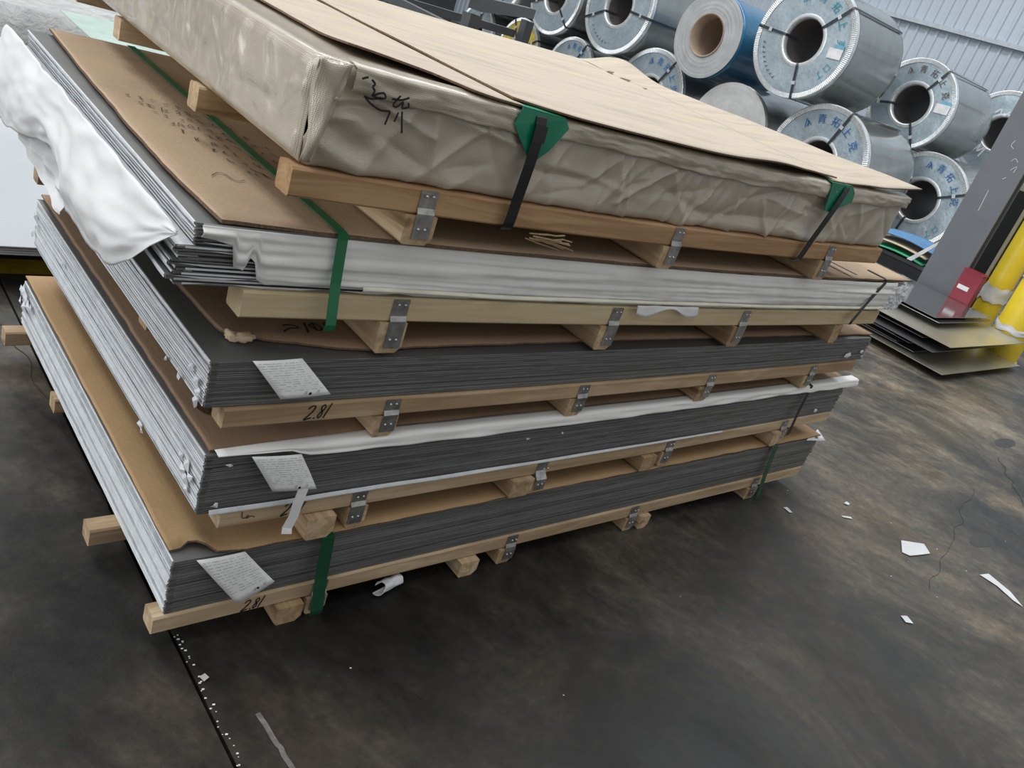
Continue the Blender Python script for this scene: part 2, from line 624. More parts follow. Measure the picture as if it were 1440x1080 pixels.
# ribbed metal wall on the right with its horizontal rails
verts, faces = [], []
WX, y0, y1, pitch = 15.0, -8.0, 24.0, .19
prof = [(0, 0), (.06, 0), (.075, -.03), (.115, -.03), (.13, 0)]
ys = []
k = 0
while y0 + k * pitch < y1:
    for dy, dx in prof:
        ys.append((y0 + k * pitch + dy, WX + dx))
    k += 1
for y, x in ys:
    verts += [(x, y, 0), (x, y, 9)]
faces = [(2 * i, 2 * i + 1, 2 * i + 3, 2 * i + 2) for i in range(len(ys) - 1)]
wall_right = put('wall_right', mesh('wall_right', verts, faces, MAT['wall_panel']))
wall_right['kind'] = 'structure'
for z in (3.02, 4.05):
    box_obj('wall_rail', (WX - .12, -8, z), (WX - .035, 24, z + .07), MAT['purlin'], wall_right)
wb = put('wall_back', mesh('wall_back', [(-14, 24, 0), (15.2, 24, 0), (15.2, 24, 9), (-14, 24, 9)], [(0, 1, 2, 3)], MAT['wall_back']))
wb['kind'] = 'structure'

# ------------------------------------------------------------------ the stack
W, D = 2.44, 1.22
#        dx      dy      yaw     z0     z1     sag
BF = {1: (0.000, 0.000, 0.000, 0.090, 0.2193, .0),
      2: (0.0253, -.0013, 0.007, 0.3294, 0.4614, .008),
      3: (0.0034, -.0014, 0.0035, 0.5627, 0.6525, .008),
      4: (-.0482, 0.0234, -.0189, 0.7822, 0.8878, .013),
      5: (0.0781, -.0149, -.0201, 1.0045, 1.1753, .014)}


def sag(b, x):
    S = BF[b][5]
    s = x / (1.94 if b == 5 else W)
    return -S * 4 * s * (1 - s)


def frame_of(b):
    dx, dy, yaw, z0, z1, _ = BF[b]
    return (dx, dy, 0.0), yaw


def sagf(b):
    return lambda p: (p[0], p[1], p[2] + sag(b, p[0]))


# ---------------------------------------------------------- pallets
def pallet(b, zlo, zst, x0s, x1, stringers, joists, label, mat_front='wood_x', joist_front=-.03):
    """stringers along x lie on joists along y; metal brackets at the front"""
    (dx, dy, _), yaw = frame_of(b)
    ztop = BF[b][3]
    r = root('wooden_pallet', label, 'pallet', (dx, dy, zlo), yaw)
    f = lambda p: (p[0], p[1], p[2] + (sag(b, p[0]) if b > 1 else 0))
    sh = lambda p: (lambda q: (q[0], q[1], q[2] - zlo))(f(p))
    st = []
    for i, (y, w) in enumerate(stringers):
        st.append(box_obj('stringer', (x0s[i], y, zst), (x1 + .02 * nz(i, b), y + w, ztop - .0008), MAT[mat_front if i == 0 else 'wood_x'], r, 14, .004, sh))
    for (x, w, brk, yf, zc) in joists:
        h = zst - zlo
        s = sag(b, x) if b > 1 else 0
        jb = bmesh.new()
        # joist: long box along y with its lower front corners eased
        yb = stringers[-1][0] + stringers[-1][1] + .01
        z1_, z0_ = zst - .0005 + s - zlo, zc + s
        if b > 1:
            z0_ = max(0.0, zc + sag(b, x) - sag(b - 1, x + dx) * -1) if False else max(zc, 0)
            z0_ = zc + sag(b - 1, x) if b < 5 else zc + sag(4, x)
        e = .006
        ring = [(-w / 2 + e, z0_), (w / 2 - e * 2.2, z0_), (w / 2, z0_ + e * 2.2), (w / 2, z1_), (-w / 2, z1_), (-w / 2, z0_ + e)]
        rows = [[jb.verts.new((x + px, y, pz)) for px, pz in ring] for y in (yf, yf + .3, yb)]
        for p, q in zip(rows, rows[1:]):
            for k in range(6):
                jb.faces.new((p[k], p[(k + 1) % 6], q[(k + 1) % 6], q[k]))
        jb.faces.new(list(reversed(rows[0])))
        jb.faces.new(rows[-1])
        bmesh.ops.recalc_face_normals(jb, faces=jb.faces)
        bmesh_obj('joist', jb, MAT['wood_y'], r)
        if brk:
            yfr = stringers[0][0]
            zt = ztop + s - zlo
            px = x + brk
            pts = [(px, yfr - .0016, zt - .003), (px, yfr - .0016, zst + s - zlo + .014), (px, yfr - .006, zst + s - zlo + .004), (px, min(yfr, yf) - .002, zst + s - zlo - .006),
                   (px, min(yfr, yf) - .002, z0_ + .012)]
            bo = ribbon('metal_bracket', pts, .036, .0016, MAT['bracket'], r)
            for q in (.006, -.008):
                for zz in (zt - .012, z0_ + .03):
                    lathe('nail', [(.0001, -.0022), (.0022, -.002), (.003, 0)], MAT['nail'], bo, 8).location = (px + q, min(yfr, yf) - .003, zz)
    return r, st


T281 = [[(0, .75), (.15, .95), (.35, .95), (.42, .78), (.3, .45), (0, .02), (.22, .06), (.45, .12)],
        [(.62, .05), (.68, .1), (.66, .03)],
        [(1.12, .85), (1.0, .98), (.86, .86), (.92, .66), (1.06, .46), (1.08, .2), (.96, .06), (.86, .2), (.92, .42), (1.10, .66), (1.13, .85)],
        [(1.30, .02), (1.38, .55), (1.46, 1.08)]]
T281 = [smooth_line(t, 5) for t in T281]


def write281(parent, x, y, z, size, slant=.25):
    ln = [[(px + slant * py, py) for px, py in t] for t in T281]
    strokes('handwriting', ln, (x, y, z), (1, 0, 0), (0, 0, 1), (0, -1, 0), size, .0028, MAT['ink_black'], parent)


ST1 = [(-.006, .048), (.275, .048), (.795, .048), (1.155, .048)]
p1, s1 = pallet(1, 0.0, .047, (-.022, -.062, -.010, -.052), 2.42, ST1,
                [(.266, .062, 0, -.022, 0), (.335, .05, .002, -.012, 0), (.765, .06, 0, -.024, 0), (.900, .055, .010, -.012, 0),
                 (1.415, .05, .004, -.012, 0), (1.478, .05, 0, -.02, 0), (2.10, .07, .004, -.012, 0)],
                'lowest pine pallet, standing on the dark concrete floor')
write281(s1[0], .158, -.0065, .053, .028)
p2, s2 = pallet(2, .2302, .288, (.046, .10, .10, .10), 2.43, [(-.004, .045), (.34, .048), (.77, .048), (1.15, .048)],
                [(.261, .066, 0, -.022, 0), (.355, .048, -.004, -.008, 0), (.835, .075, .062, -.018, 0), (1.35, .065, 0, -.016, 0),
                 (1.437, .05, .004, -.008, 0), (2.06, .05, 0, -.02, 0), (2.115, .05, -.01, -.008, 0)],
                'second pine pallet from the floor, between the two lowest sheet bundles', 'wood_x')
write281(s2[0], .172, -.0048, .064, .030)
strokes('handwriting', [smooth_line([(0, 1), (.1, .3), (.5, .2), (.7, .5), (.6, .1), (1.0, .3), (1.4, .1)])], (.088, -.0048, .072), (1, 0, 0), (0, 0, 1), (0, -1, 0), .02, .002, MAT['ink_grey'], s2[0])
p3, s3 = pallet(3, .4722, .521, (.034, .02, .10, .0), 2.40, [(-.008, .048), (.355, .048), (.77, .048), (1.16, .048)],
                [(.380, .055, .005, -.010, 0), (.945, .06, .008, -.010, 0), (1.49, .06, .012, -.010, 0), (2.09, .06, .01, -.010, 0)],
                'pine pallet under the dark bundle in the middle of the stack, marked 2.81')
write281(s3[0], .190, -.0088, .0535, .031)
p4, s4 = pallet(4, .6634, .731, (.088, .05, .05, .05), 2.34, [(-.012, .06), (.37, .048), (.77, .048), (1.15, .048)],
                [(.392, .062, .006, -.016, 0), (1.00, .06, .01, -.016, 0), (1.545, .06, .006, -.016, 0), (2.11, .05, .0, -.014, 0)],
                'pale planed pallet under the paper-wrapped bundle, second from the top', 'wood_pale')
p5, s5 = pallet(5, .9006, .956, (-.015, -.012, -.005, .0), 1.93, [(-.008, .05), (.42, .05), (.965, .05), (1.38, .05)],
                [(.238, .065, .004, -.012, 0), (.935, .06, .010, -.012, 0), (1.63, .06, .006, -.012, 0)],
                'topmost pallet, carrying the brown wrapped bundle', 'wood_orange')
# torn wood splinters under the top pallet's front board
sp = bmesh.new()
for k in range(14):
    x = .47 + .05 * random.random()
    z = .045 + random.uniform(-.014, .004)
    y = -.02 - .02 * random.random()
    L_, tl = random.uniform(.03, .10), random.uniform(-.25, .25)
    add_box(sp, (x, y, z), (x + L_, y + .003, z + .002), 3, 0, lambda p: (p[0], p[1] - .1 * (p[0] - x), p[2] + tl * (p[0] - x) + .004 * nz(p[0] * 40, k)))
spl = bmesh_obj('splinters', sp, MAT['wood_pale'], p5, label='torn splinters under the front board')
spl['kind'] = 'stuff'


# ---------------------------------------------------------- sheet bundles
def corner(p, ox, ca, b):
    # vertices crowd towards the left end, where single sheets stand a little apart
    t = (p[0] - ox) / W
    x = ox + W * max(0, t) ** 1.9
    return (x, p[1], p[2] + ca * math.exp(-(x - ox) / .022) * (1 if p[1] < .5 else 0) + sag(b, x))


def bundle(b, n, label, filmy=1.0, stagger=None, t_frac=.93, front=.0006):
    (dx, dy, _), yaw = frame_of(b)
    z0, z1 = BF[b][3], BF[b][4]
    r = root('sheet_bundle', label, 'metal sheets', (dx, dy, z0), yaw)
    pitch = (z1 - z0) / n
    rnd = random.Random(b * 11)
    for k in range(n):
        z = k * pitch
        ox = rnd.uniform(-.0022, .0015)
        oy = rnd.uniform(-.0016, .0012)
        if stagger:
            sx, sy = stagger(k)
            ox += sx
            oy += sy
        t = pitch * t_frac
        box_obj('steel_sheet', (ox, oy, z), (W + ox + rnd.uniform(-.004, .004), D + oy, z + t), MAT['steel'], r, 14, 0,
                lambda p, ox=ox, ca=(rnd.uniform(-1, 1) if rnd.random() < .55 and k < n - 1 else 0) * pitch * .42: corner(p, ox, ca, b))
        if filmy and rnd.random() < filmy:
            # interleaving film: its left edge folds down over the sheet below it in a ragged lip
            ny = 40
            vs, fs = [], []
            drop = rnd.uniform(.35, 1.0)
            for j in range(ny + 1):
                y = .004 + (D - .008) * j / ny
                rag = drop * (0.75 + .5 * nz(y * 6, k * 1.7, b)) + (.5 * max(0, nz(y * 23, k, b)))
                out = -.0012 - .0012 * abs(nz(y * 9, k * 3.1, b))
                zt = z + t + .0002
                vs += [(ox + (.03 if k < n - 1 else .001), y + oy, zt), (ox + out, y + oy, zt), (ox + out - .0006, y + oy, zt - pitch * min(rag, 1.5))]
            for j in range(ny):
                a = 3 * j
                fs += [(a, a + 3, a + 4, a + 1), (a + 1, a + 4, a + 5, a + 2)]
            # and a hair of it shows along the front here and there
            nf_ = 60
            lv, lf = [], []
            for j in range(nf_ + 1):
                xx = .012 + (W - .02) * j / nf_
                hh = front * (1 if nz(j * .35, k * 2.7, b) > -.12 else .06)
                zz = z + t + .0003 + sag(b, xx)
                lv += [(ox + xx, oy - .0007, zz), (ox + xx, oy - .0007, zz - hh)]
            for j in range(nf_):
                lf.append((2 * j, 2 * j + 2, 2 * j + 3, 2 * j + 1))
            put('film_line', mesh('film_line', lv, lf, MAT['film_grey'] if b < 4 else MAT['film']), r)
            put('film_edge', mesh('film_edge', vs, fs, MAT['film'] if rnd.random() < .72 else MAT['film_grey']), r)
    return r


def scraps(b, r, items, plane='x'):
    """small torn bits of film caught in the edges"""
    for (p, q, s, sd) in items:
        rr = random.Random(sd)
        pts = []
        for k in range(5):
            a = 2 * math.pi * k / 5 + rr.uniform(-.4, .4)
            d = s * rr.uniform(.5, 1.1)
            if plane == 'x':
                pts.append((-.005 - .006 * rr.random(), p + d * math.cos(a), q + d * math.sin(a) - BF[b][3]))
            else:
                pts.append((p + d * math.cos(a), -.005 - .006 * rr.random(), q + d * .7 * math.sin(a) - BF[b][3]))
        cx = [sum(v[i] for v in pts) / 5 for i in range(3)]
        cx[0 if plane == 'x' else 1] -= s * .3
        put('film_scrap', mesh('film_scrap', pts + [cx], [(k, (k + 1) % 5, 5) for k in range(5)], MAT['film']), r)


b1 = bundle(1, 30, 'lowest bundle of dark steel sheets with a wide kraft board on top')
b2 = bundle(2, 30, 'second steel sheet bundle from the floor, a white paper strip along its top edge')
b3 = bundle(3, 22, 'middle steel sheet bundle with bare dark metal showing round a torn board')


def stag4(k):
    if k >= 11:
        return (0.0, 0.0)
    return (-.010 - .016 * abs(math.sin(k * 2.3)) - .001 * (11 - k), .003 * math.sin(k * 1.7))


b4 = bundle(4, 17, 'fanned steel sheet bundle half covered in white paper, below the brown wrapped bundle', .95, stag4, .55, .0036)
scraps(1, b1, [(y, .20 - .05 * random.random(), .014 + .012 * random.random(), 50 + k) for k, y in enumerate([1.2, 1.17, 1.21, 1.13, 1.19, 1.1, 1.16, 1.2])])
scraps(2, b2, [(.30, .334, .012, 1), (.285, .33, .009, 2), (.06, .40, .016, 3), (.075, .385, .02, 4), (.05, .375, .016, 5), (.035, .39, .014, 6), (.09, .40, .012, 7), (.045, .36, .013, 8),
               (1.18, .40, .012, 61), (1.2, .42, .014, 62), (1.21, .37, .014, 63), (.92, .41, .01, 64)])
scraps(3, b3, [(.17, .566, .010, 9), (.10, .566, .010, 10), (.018, .566, .014, 11), (.03, .60, .014, 12), (.06, .61, .012, 13), (.02, .585, .012, 14), (1.2, .6, .014, 15), (1.21, .62, .016, 16)])
scraps(3, b3, [(2.30, .588, .022, 17), (2.40, .60, .014, 18), (2.42, .58, .01, 19)], 'y')
scraps(2, b2, [(.04, .44, .010, 21), (.03, .352, .010, 22), (.80, .405, .006, 23), (.92, .41, .005, 24), (2.28, .35, .012, 25)], 'y')


# straps as parts of what they bind
def strap_front(b, r, x, zt, zb, w, mat, ytop=.35, name='strap', dxb=0.0, yfr=-.006, ztuck=None):
    s0 = sag(b, x)
    z0 = BF[b][3]
    top = BF[b][4] - z0 + s0 + zt
    pts = [(x, ytop, top + .0085), (x, .03, top + .0085), (x, -.002, top + .0080), (x, yfr - .003, top + .006), (x, yfr - .003, top - .004),
           (x + dxb * .5, yfr - .014, (top + zb - z0) / 2), (x + dxb, yfr - .03, zb - z0 + s0 + .012), (x + dxb, yfr - .028, zb - z0 + s0)]
    return ribbon(name, pts, w, .0012, mat, r)


strap_front(1, b1, .312, .004, .035, .030, MAT['dark_green_strap'], .45, yfr=-.022)
strap_front(1, b1, 2.105, .004, .012, .026, MAT['dark_green_strap'], .7, yfr=-.012)
strap_front(2, b2, 2.14, .004, .288, .016, MAT['black_strap'], .4, dxb=-.05, yfr=-.010)
strap_front(4, b4, .236, .006, .730, .020, MAT['green_strap'], 1.22, yfr=-.022)
strap_front(4, b4, 2.262, .004, .745, .013, MAT['black_strap'], .06, dxb=-.15, yfr=-.012)
ribbon('strap', [(2.05, .75, .120), (2.05, -.012, .120)], .014, .001, MAT['black_strap'], b4)


# ---------------------------------------------------------- cover boards on the bundles
def board(b, label, yf, xl, yb, xr, mat, lift=.002, thick=.004, waviness=.002, seed=0, curl=None):
    (dx, dy, _), yaw = frame_of(b)
    zt = BF[b][4] + lift

    def fn(u, v):
        u2 = u ** 1.25
        x0 = lerp_table(xl, lerp_table(yf, 0) + v * 1.2)
        x = x0 + (xr - x0) * u2
        y0 = lerp_table(yf, x)
        y = y0 + (yb - y0) * v
        x += .003 * nz(y * 17, seed + 3.3) * (1 - u)
        y += .004 * nz(x * 13, seed + 8.8) * (1 - v) + .002 * nz(x * 60, seed) * (1 - v)
        z = thick + waviness * (nz(x * 3, y * 3, seed) + 1)
        if curl:
            z += curl(x, y)
        return (x, y, z + sag(b, x))
    o = grid_obj('cardboard_sheet', fn, 90, 30, mat, None, thick, True, None, (dx, dy, zt), yaw, [mat, MAT['kraft_edge']])
    return tag(o, label, 'cardboard')


c1 = board(1, 'plain kraft board covering the lowest bundle, chewed at its near left corner',
           [(0, .028), (.014, .027), (.036, .036), (.063, .024), (.076, .003), (.134, -.010), (.333, -.008), (2.44, .004)],
           [(0, .0), (1.2, .006)], 1.235, 2.46, MAT['kraft_warm'], curl=lambda x, y: .012 * max(0, 1 - ((x - .055) ** 2 + (y - .03) ** 2) / .0012))
c2 = board(2, 'brown board on the second bundle, stained by a dark round spot on its left border',
           [(0, .004), (2.44, .008)], [(0, .004), (.6, .010), (1.2, .010)], 1.235, 2.44, MAT['kraft_dull'], seed=4)
c3 = board(3, 'torn brown board on the middle bundle, crumpled at its near left corner',
           [(.04, .066), (.057, .066), (.082, .076), (.156, .058), (.243, .032), (.316, .022), (.7, .034), (1.0, .040), (1.97, .030), (2.44, .012)],
           [(.06, .062), (.09, .048), (.16, .048), (.25, .042), (.34, .039), (1.2, .03)], 1.22, 2.46, MAT['kraft_dull'], seed=9,
           curl=lambda x, y: .006 * max(0, 1 - ((x - .07) ** 2 + (y - .07) ** 2) / .003))
c4 = board(4, 'large kraft board scribbled with rows of black figures, under the topmost pallet',
           [(.03, -.008), (.135, -.012), (.228, -.018), (.5, -.022), (1.0, -.020), (1.9, -.016), (2.44, -.008)],
           [(0, .032), (.165, .022), (.4, .021), (.82, .033), (1.3, .05)], 1.23, 2.46, MAT['kraft'], seed=14, thick=.006)
# crumpled kraft corner of the torn board
ball = bmesh.new()
bmesh.ops.create_icosphere(ball, subdivisions=3, radius=1)
for v in ball.verts:
    p = v.co.copy()
    d = 1 + .45 * nz(p.x * 2.3, p.y * 2.3, p.z * 2.3) + .2 * nz(p.x * 6, p.y * 6, p.z * 6)
    v.co = Vector((.022 * p.x * d, .012 * p.y * d, .008 * p.z * d))
bmesh_obj('crumpled_corner', ball, MAT['board_tan'], c3, True, None, (.078, .066, .009))
ball = bmesh.new()
bmesh.ops.create_icosphere(ball, subdivisions=3, radius=1)
for v in ball.verts:
    p = v.co.copy()
    d = 1 + .45 * nz(p.x * 2.1, p.y * 2.1, p.z * 2.1 + 4) + .2 * nz(p.x * 6, p.y * 6, p.z * 6)
    v.co = Vector((.010 * p.x * d, .016 * p.y * d, .008 * p.z * d))
bmesh_obj('crumpled_corner', ball, MAT['board_tan'], c3, True, None, (.060, .075, .009))
# dark round stain on board 2
pts = [(.043 + .012 * math.cos(a) * (1 + .3 * nz(a, 3)), .14 + .022 * math.sin(a) * (1 + .3 * nz(a, 7)), .0092) for a in [2 * math.pi * k / 20 for k in range(20)]]
put('stain', mesh('stain', pts, [tuple(range(20))], plain('rust_stain', (.10, .045, .02), .8)), c2)

# rows of figures on the scribbled board
rnd = random.Random(3)
lines = []
for row in range(9):
    yb_ = .66 - row * .052
    n = (5, 7, 8, 8, 8, 7, 6, 5, 3)[row]
    x = .075 + .012 * row
    for k in range(n):
        gl = []
        cx, cy = x, yb_ + rnd.uniform(-.006, .006) - k * .004
        for _ in range(rnd.randint(3, 5)):
            gl.append((cx + rnd.uniform(0, .014), cy + rnd.uniform(0, .03)))
        lines.append(smooth_line(gl, 3))
        x += rnd.uniform(.016, .027)
lines.append(smooth_line([(.09, .20), (.115, .225), (.13, .19), (.15, .20)], 4))
lines.append(smooth_line([(.19, .28), (.205, .25), (.215, .235)], 4))
verts, faces = [], []
for ln in lines:
    base = len(verts)
    P = [Vector((x, y, sag(4, x) + .0105)) for x, y in ln]
    for i, p in enumerate(P):
        t = P[min(i + 1, len(P) - 1)] - P[max(i - 1, 0)]
        s = t.cross(Vector((0, 0, 1)))
        s = s.normalized() * .0011 if s.length > 1e-9 else Vector((.001, 0, 0))
        verts += [p + s, p - s]
    faces += [(base + 2 * i, base + 2 * i + 1, base + 2 * i + 3, base + 2 * i + 2) for i in range(len(P) - 1)]
put('handwriting', mesh('handwriting', verts, faces, MAT['ink_grey']), c4)['kind'] = 'stuff'
# faint marks on the torn board
g = [[(0, 0), (.4, .25), (.9, .3), (.7, .55), (.2, .5)], [(1.2, -.1), (1.45, .7)], [(1.8, .1), (1.6, .5), (2.0, .6), (2.1, .2), (1.8, .1), (1.9, .75)], [(2.4, .1), (2.5, .65), (2.9, .5)]]
verts, faces = [], []
for ln in g:
    base = len(verts)
    P = [Vector((.165 + x * .04, .085 + y * .05, .0105 + sag(3, .2))) for x, y in smooth_line(ln)]
    for i, p in enumerate(P):
        t = P[min(i + 1, len(P) - 1)] - P[max(i - 1, 0)]
        s = t.cross(Vector((0, 0, 1))).normalized() * .0022
        verts += [p + s, p - s]
    faces += [(base + 2 * i, base + 2 * i + 1, base + 2 * i + 3, base + 2 * i + 2) for i in range(len(P) - 1)]
put('handwriting', mesh('handwriting', verts, faces, MAT['ink_black']), c3)


# ---------------------------------------------------------- loose papers on the stack
def loc(b, p):
    return (p[0], p[1], p[2])


(dx2, dy2, _), yaw2 = frame_of(2)
HT = [(0.01, .0015), (.06, .003), (.155, .006), (.19, .019), (.3, .023), (.8, .024), (1.5, .021), (2.1, .018), (2.16, .026), (2.2, .020), (2.49, .026)]


def strip2(u, v):
    x = .012 + (2.50 - .012) * u
    h = lerp_table(HT, x) * (1 + .15 * nz(x * 7, 2))
    a = v
    z = .0095 + .0015 * nz(x * 5, v * 2)
    if a < .35:
        yt = .022 * min(1, .06 + x / .45)
        y = yt - a / .35 * (yt + .010)
        zz = z + .001
    else:
        y = -.010 - .008 * (a - .35) - .004 * nz(x * 9, a * 3, 1) - .002
        zz = z - (a - .35) / .65 * h
    return (x, y, zz + sag(2, x))


tag(grid_obj('paper_strip', strip2, 120, 10, MAT['paper_bright'], None, .0006, True, None, (dx2, dy2, BF[2][4] - .001), yaw2),
    'long white paper strip folded over the top front edge of the second bundle', 'paper')


def strip2b(u, v):
    x = .02 + (1.7 - .02) * u
    z = .0 + (.010 * (1 - .6 * u)) * (1 - v) + .001 * nz(x * 8, 0)
    return (x, -.005 - .004 * v - .002 * nz(x * 4, v), z + sag(2, x))


o = grid_obj('film_strip', strip2b, 60, 3, MAT['film'], b2, .0005, True)

(dx4, dy4, _), yaw4 = frame_of(4)
ZL = [(.004, .868), (.03, .864), (.056, .858), (.062, .822), (.083, .816), (.088, .846), (.094, .838), (.104, .802), (.12, .794), (.25, .799), (1.0, .796), (1.7, .797), (2.37, .795)]


def wrap4(u, v):
    x = .004 + (2.36 - .004) * u ** 1.15
    zt = .8868
    zl = lerp_table(ZL, x)
    z = zt + (zl - zt) * v
    fold = .006 * nz(x * 1.3, z * 70, 3) + .004 * nz(x * 3, z * 160, 9) + .003 * nz(x * 25, z * 25, 4)
    y = -.012 - .006 * math.sin(math.pi * v) + fold * min(1, v * 4)
    return (x, min(y, -.0085), z - .7822 + sag(4, x))


tag(grid_obj('paper_wrap', wrap4, 220, 26, MAT['paper_bright'], None, .0006, True, None, (dx4, dy4, .7822), yaw4),
    'white paper folded along the front of the fanned bundle, torn at its left end', 'paper')


def wrap4b(u, v):
    x = .30 + 2.02 * u
    z = .8045 - .010 * v + .003 * nz(x * 2, 4)
    return (x, -.022 - .005 * math.sin(math.pi * v) - .003 * nz(x * 4, v, 6), z - .7822 + sag(4, x))


tag(grid_obj('paper_strip', wrap4b, 90, 6, MAT['paper_cream'], None, .0006, True, None, (dx4, dy4, .7822), yaw4),
    'narrow cream paper fold bulging below the white paper on the fanned bundle', 'paper')


def flap4(u, v):
    x = 1.05 + .24 * u
    z = .796 - (.02 + .008 * math.sin(u * 9)) * v * (1 - .65 * math.exp(-((u - .5) / .18) ** 2))
    return (x, -.031 - .006 * v - .002 * nz(u * 5, v), z - .7822 + sag(4, x))


tag(grid_obj('paper_scrap', flap4, 24, 4, MAT['paper'], None, .0006, True, None, (dx4, dy4, .7822), yaw4),
    'torn white paper tab hanging on the front of the fanned bundle', 'paper')
# bright torn tail and crumpled film at the right end of the same bundle
def crum(u, v):
    x = 2.33 + .12 * u
    z = .875 - .085 * v
    return (x + .008 * nz(u * 6, v * 6, 3), -.010 - .02 * abs(nz(u * 5, v * 5, 8)), z - .7822 + .008 * nz(u * 8, v * 8, 5))


tag(grid_obj('crumpled_film', crum, 16, 12, MAT['tape'], None, .0006, False, None, (dx4, dy4, .7822), yaw4),
    'crumpled clear white film at the right end of the fanned bundle', 'plastic film')

HL = [(-.02, .008), (.04, .05), (.10, .105), (.15, .135), (.31, .165), (.465, .165), (.56, .125), (.66, .105), (.75, .12), (.85, .145), (1.0, .175), (1.12, .185), (1.22, .16), (1.28, .11)]


def drape(u, v):
    y = -.02 + 1.30 * u
    h = lerp_table(HL, y) * (1 + .05 * nz(y * 14, 1))
    zt = .876 + .004 * nz(y * 4, 2)
    s = v
    z = zt - h * s + .004 * nz(y * 6, s * 3, 5)
    x = -.034 - .045 * math.sin(min(1, s * 1.1) * math.pi * .6) * (h / .17) - .012 * nz(y * 4, s * 2.5, 1) - .005 * nz(y * 13, s * 7, 2)
    yy = y + .012 * nz(y * 9, s * 4, 11) * s
    return (x, yy, z - .66)


tag(grid_obj('white_paper_sheet', drape, 110, 28, MAT['paper'], None, .0006, True, None, (dx4, dy4, .66), yaw4),
    'big loose white paper hanging off the left edge of the stack, near its top', 'paper')


def flap(u, v):
    y = .60 + .42 * u
    z = .735 - .085 * v * (1 - .3 * u) + .01 * nz(u * 4, v * 3, 2)
    return (-.020 - .025 * v + .02 * nz(u * 5, v * 3, 7), y, z - .60)


tag(grid_obj('white_paper_flap', flap, 26, 12, MAT['paper'], None, .0006, False, None, (dx4, dy4, .60), yaw4),
    'small folded white paper tucked under the big hanging sheet', 'paper')

# white paper end sticking out at the far right of the lowest bundle
tag(grid_obj('paper_scrap', lambda u, v: (2.33 + .17 * u, .05 * v * u - .008, .0030 - .022 * (1 - v) * u), 6, 3, MAT['paper'], None, .0005, True, None, (0, 0, .2225)),
    'white paper corner sticking out at the right end of the lowest bundle', 'paper')
# packing lists


def packing_list(b, quad, label, y_top=-.008, y_bot=-.03, tail=None):
    (dx, dy, _), yaw = frame_of(b)
    z0 = BF[b][3]
    a, b_, c, d = [Vector((x, y, z - z0)) for (x, z), y in zip(quad, (y_top, y_top, y_bot, y_bot))]

    def fn(u, v):
        p = a.lerp(b_, u).lerp(d.lerp(c, u), v)
        p.y -= .004 * math.sin(math.pi * v) + .002 * math.sin(3 * u)
        return p
    o = grid_obj('packing_list', fn, 8, 8, MAT['label_white'], None, .0004, True, None, (dx, dy, z0), yaw)
    tag(o, label, 'paper label')
    rl = random.Random(b)
    vs, fs = [], []
    for row in range(13):
        v0 = .07 + .058 * row
        u0 = .06
        while u0 < (.94 if row < 9 else .9):
            u1 = min(.95, u0 + rl.uniform(.03, .16))
            for q in ((u0, v0), (u1, v0), (u1, v0 + (.006 if rl.random() < .5 else .02)), (u0, v0 + .012)):
                pp_ = Vector(fn(*q))
                vs.append((pp_.x, pp_.y - .0008, pp_.z))
            n_ = len(vs)
            fs.append((n_ - 4, n_ - 3, n_ - 2, n_ - 1))
            u0 = u1 + rl.uniform(.01, .05 if row < 8 else .15)
    put('printed_lines', mesh('printed_lines', vs, fs, MAT['print_grey']), o)
    p = Vector(fn(.62, .90)) + Vector((0, -.0012, 0))
    put('hole_mark', mesh('hole_mark', [(p.x + .003 * math.cos(t), p.y, p.z + .003 * math.sin(t)) for t in [k * .7854 for k in range(8)]], [tuple(range(8))], MAT['ink_black']), o)
    for uu in (.5, .75):
        q = Vector(fn(uu, .9)) + Vector((0, -.0012, 0))
        strokes('pen_mark', [[(0, 0), (.3, 1)], [(.5, 0), (.6, 1)]], q, (1, 0, 0), (0, 0, 1), (0, -1, 0), .007, .0007, MAT['ink_grey'], o)
    if tail:
        ribbon('paper_tail', [Vector((x, y, z - z0)) for x, y, z in tail], .022, .0008, MAT['paper'], o)
    return o


packing_list(1, [(.040, .222), (.136, .221), (.205, .143), (.132, .103)], 'white packing list tilted on the front of the lowest bundle')
packing_list(2, [(.073, .464), (.174, .456), (.219, .375), (.124, .385)], 'white packing list with a hanging tail, on the front of the second bundle', -.022, -.034,
             [(.188, -.036, .381), (.181, -.040, .35), (.177, -.042, .32), (.168, -.044, .296), (.166, -.05, .286)])
packing_list(3, [(.066, .657), (.158, .659), (.220, .593), (.121, .590)], 'white packing list on the front of the middle dark bundle')

# ---------------------------------------------------------- the wrapped top bundle
(dx5, dy5, _), yaw5 = frame_of(5)
Z5 = BF[5][3]
W5, D5, H5 = 1.935, 1.45, .166
b5 = root('wrapped_bundle', 'brown woven-film wrapped bundle on top of the stack, black straps over green corners', 'wrapped bundle', (dx5, dy5, Z5), yaw5)


def ridge(x, y, z):
    return 1 - abs(2 * nz(x, y, z))


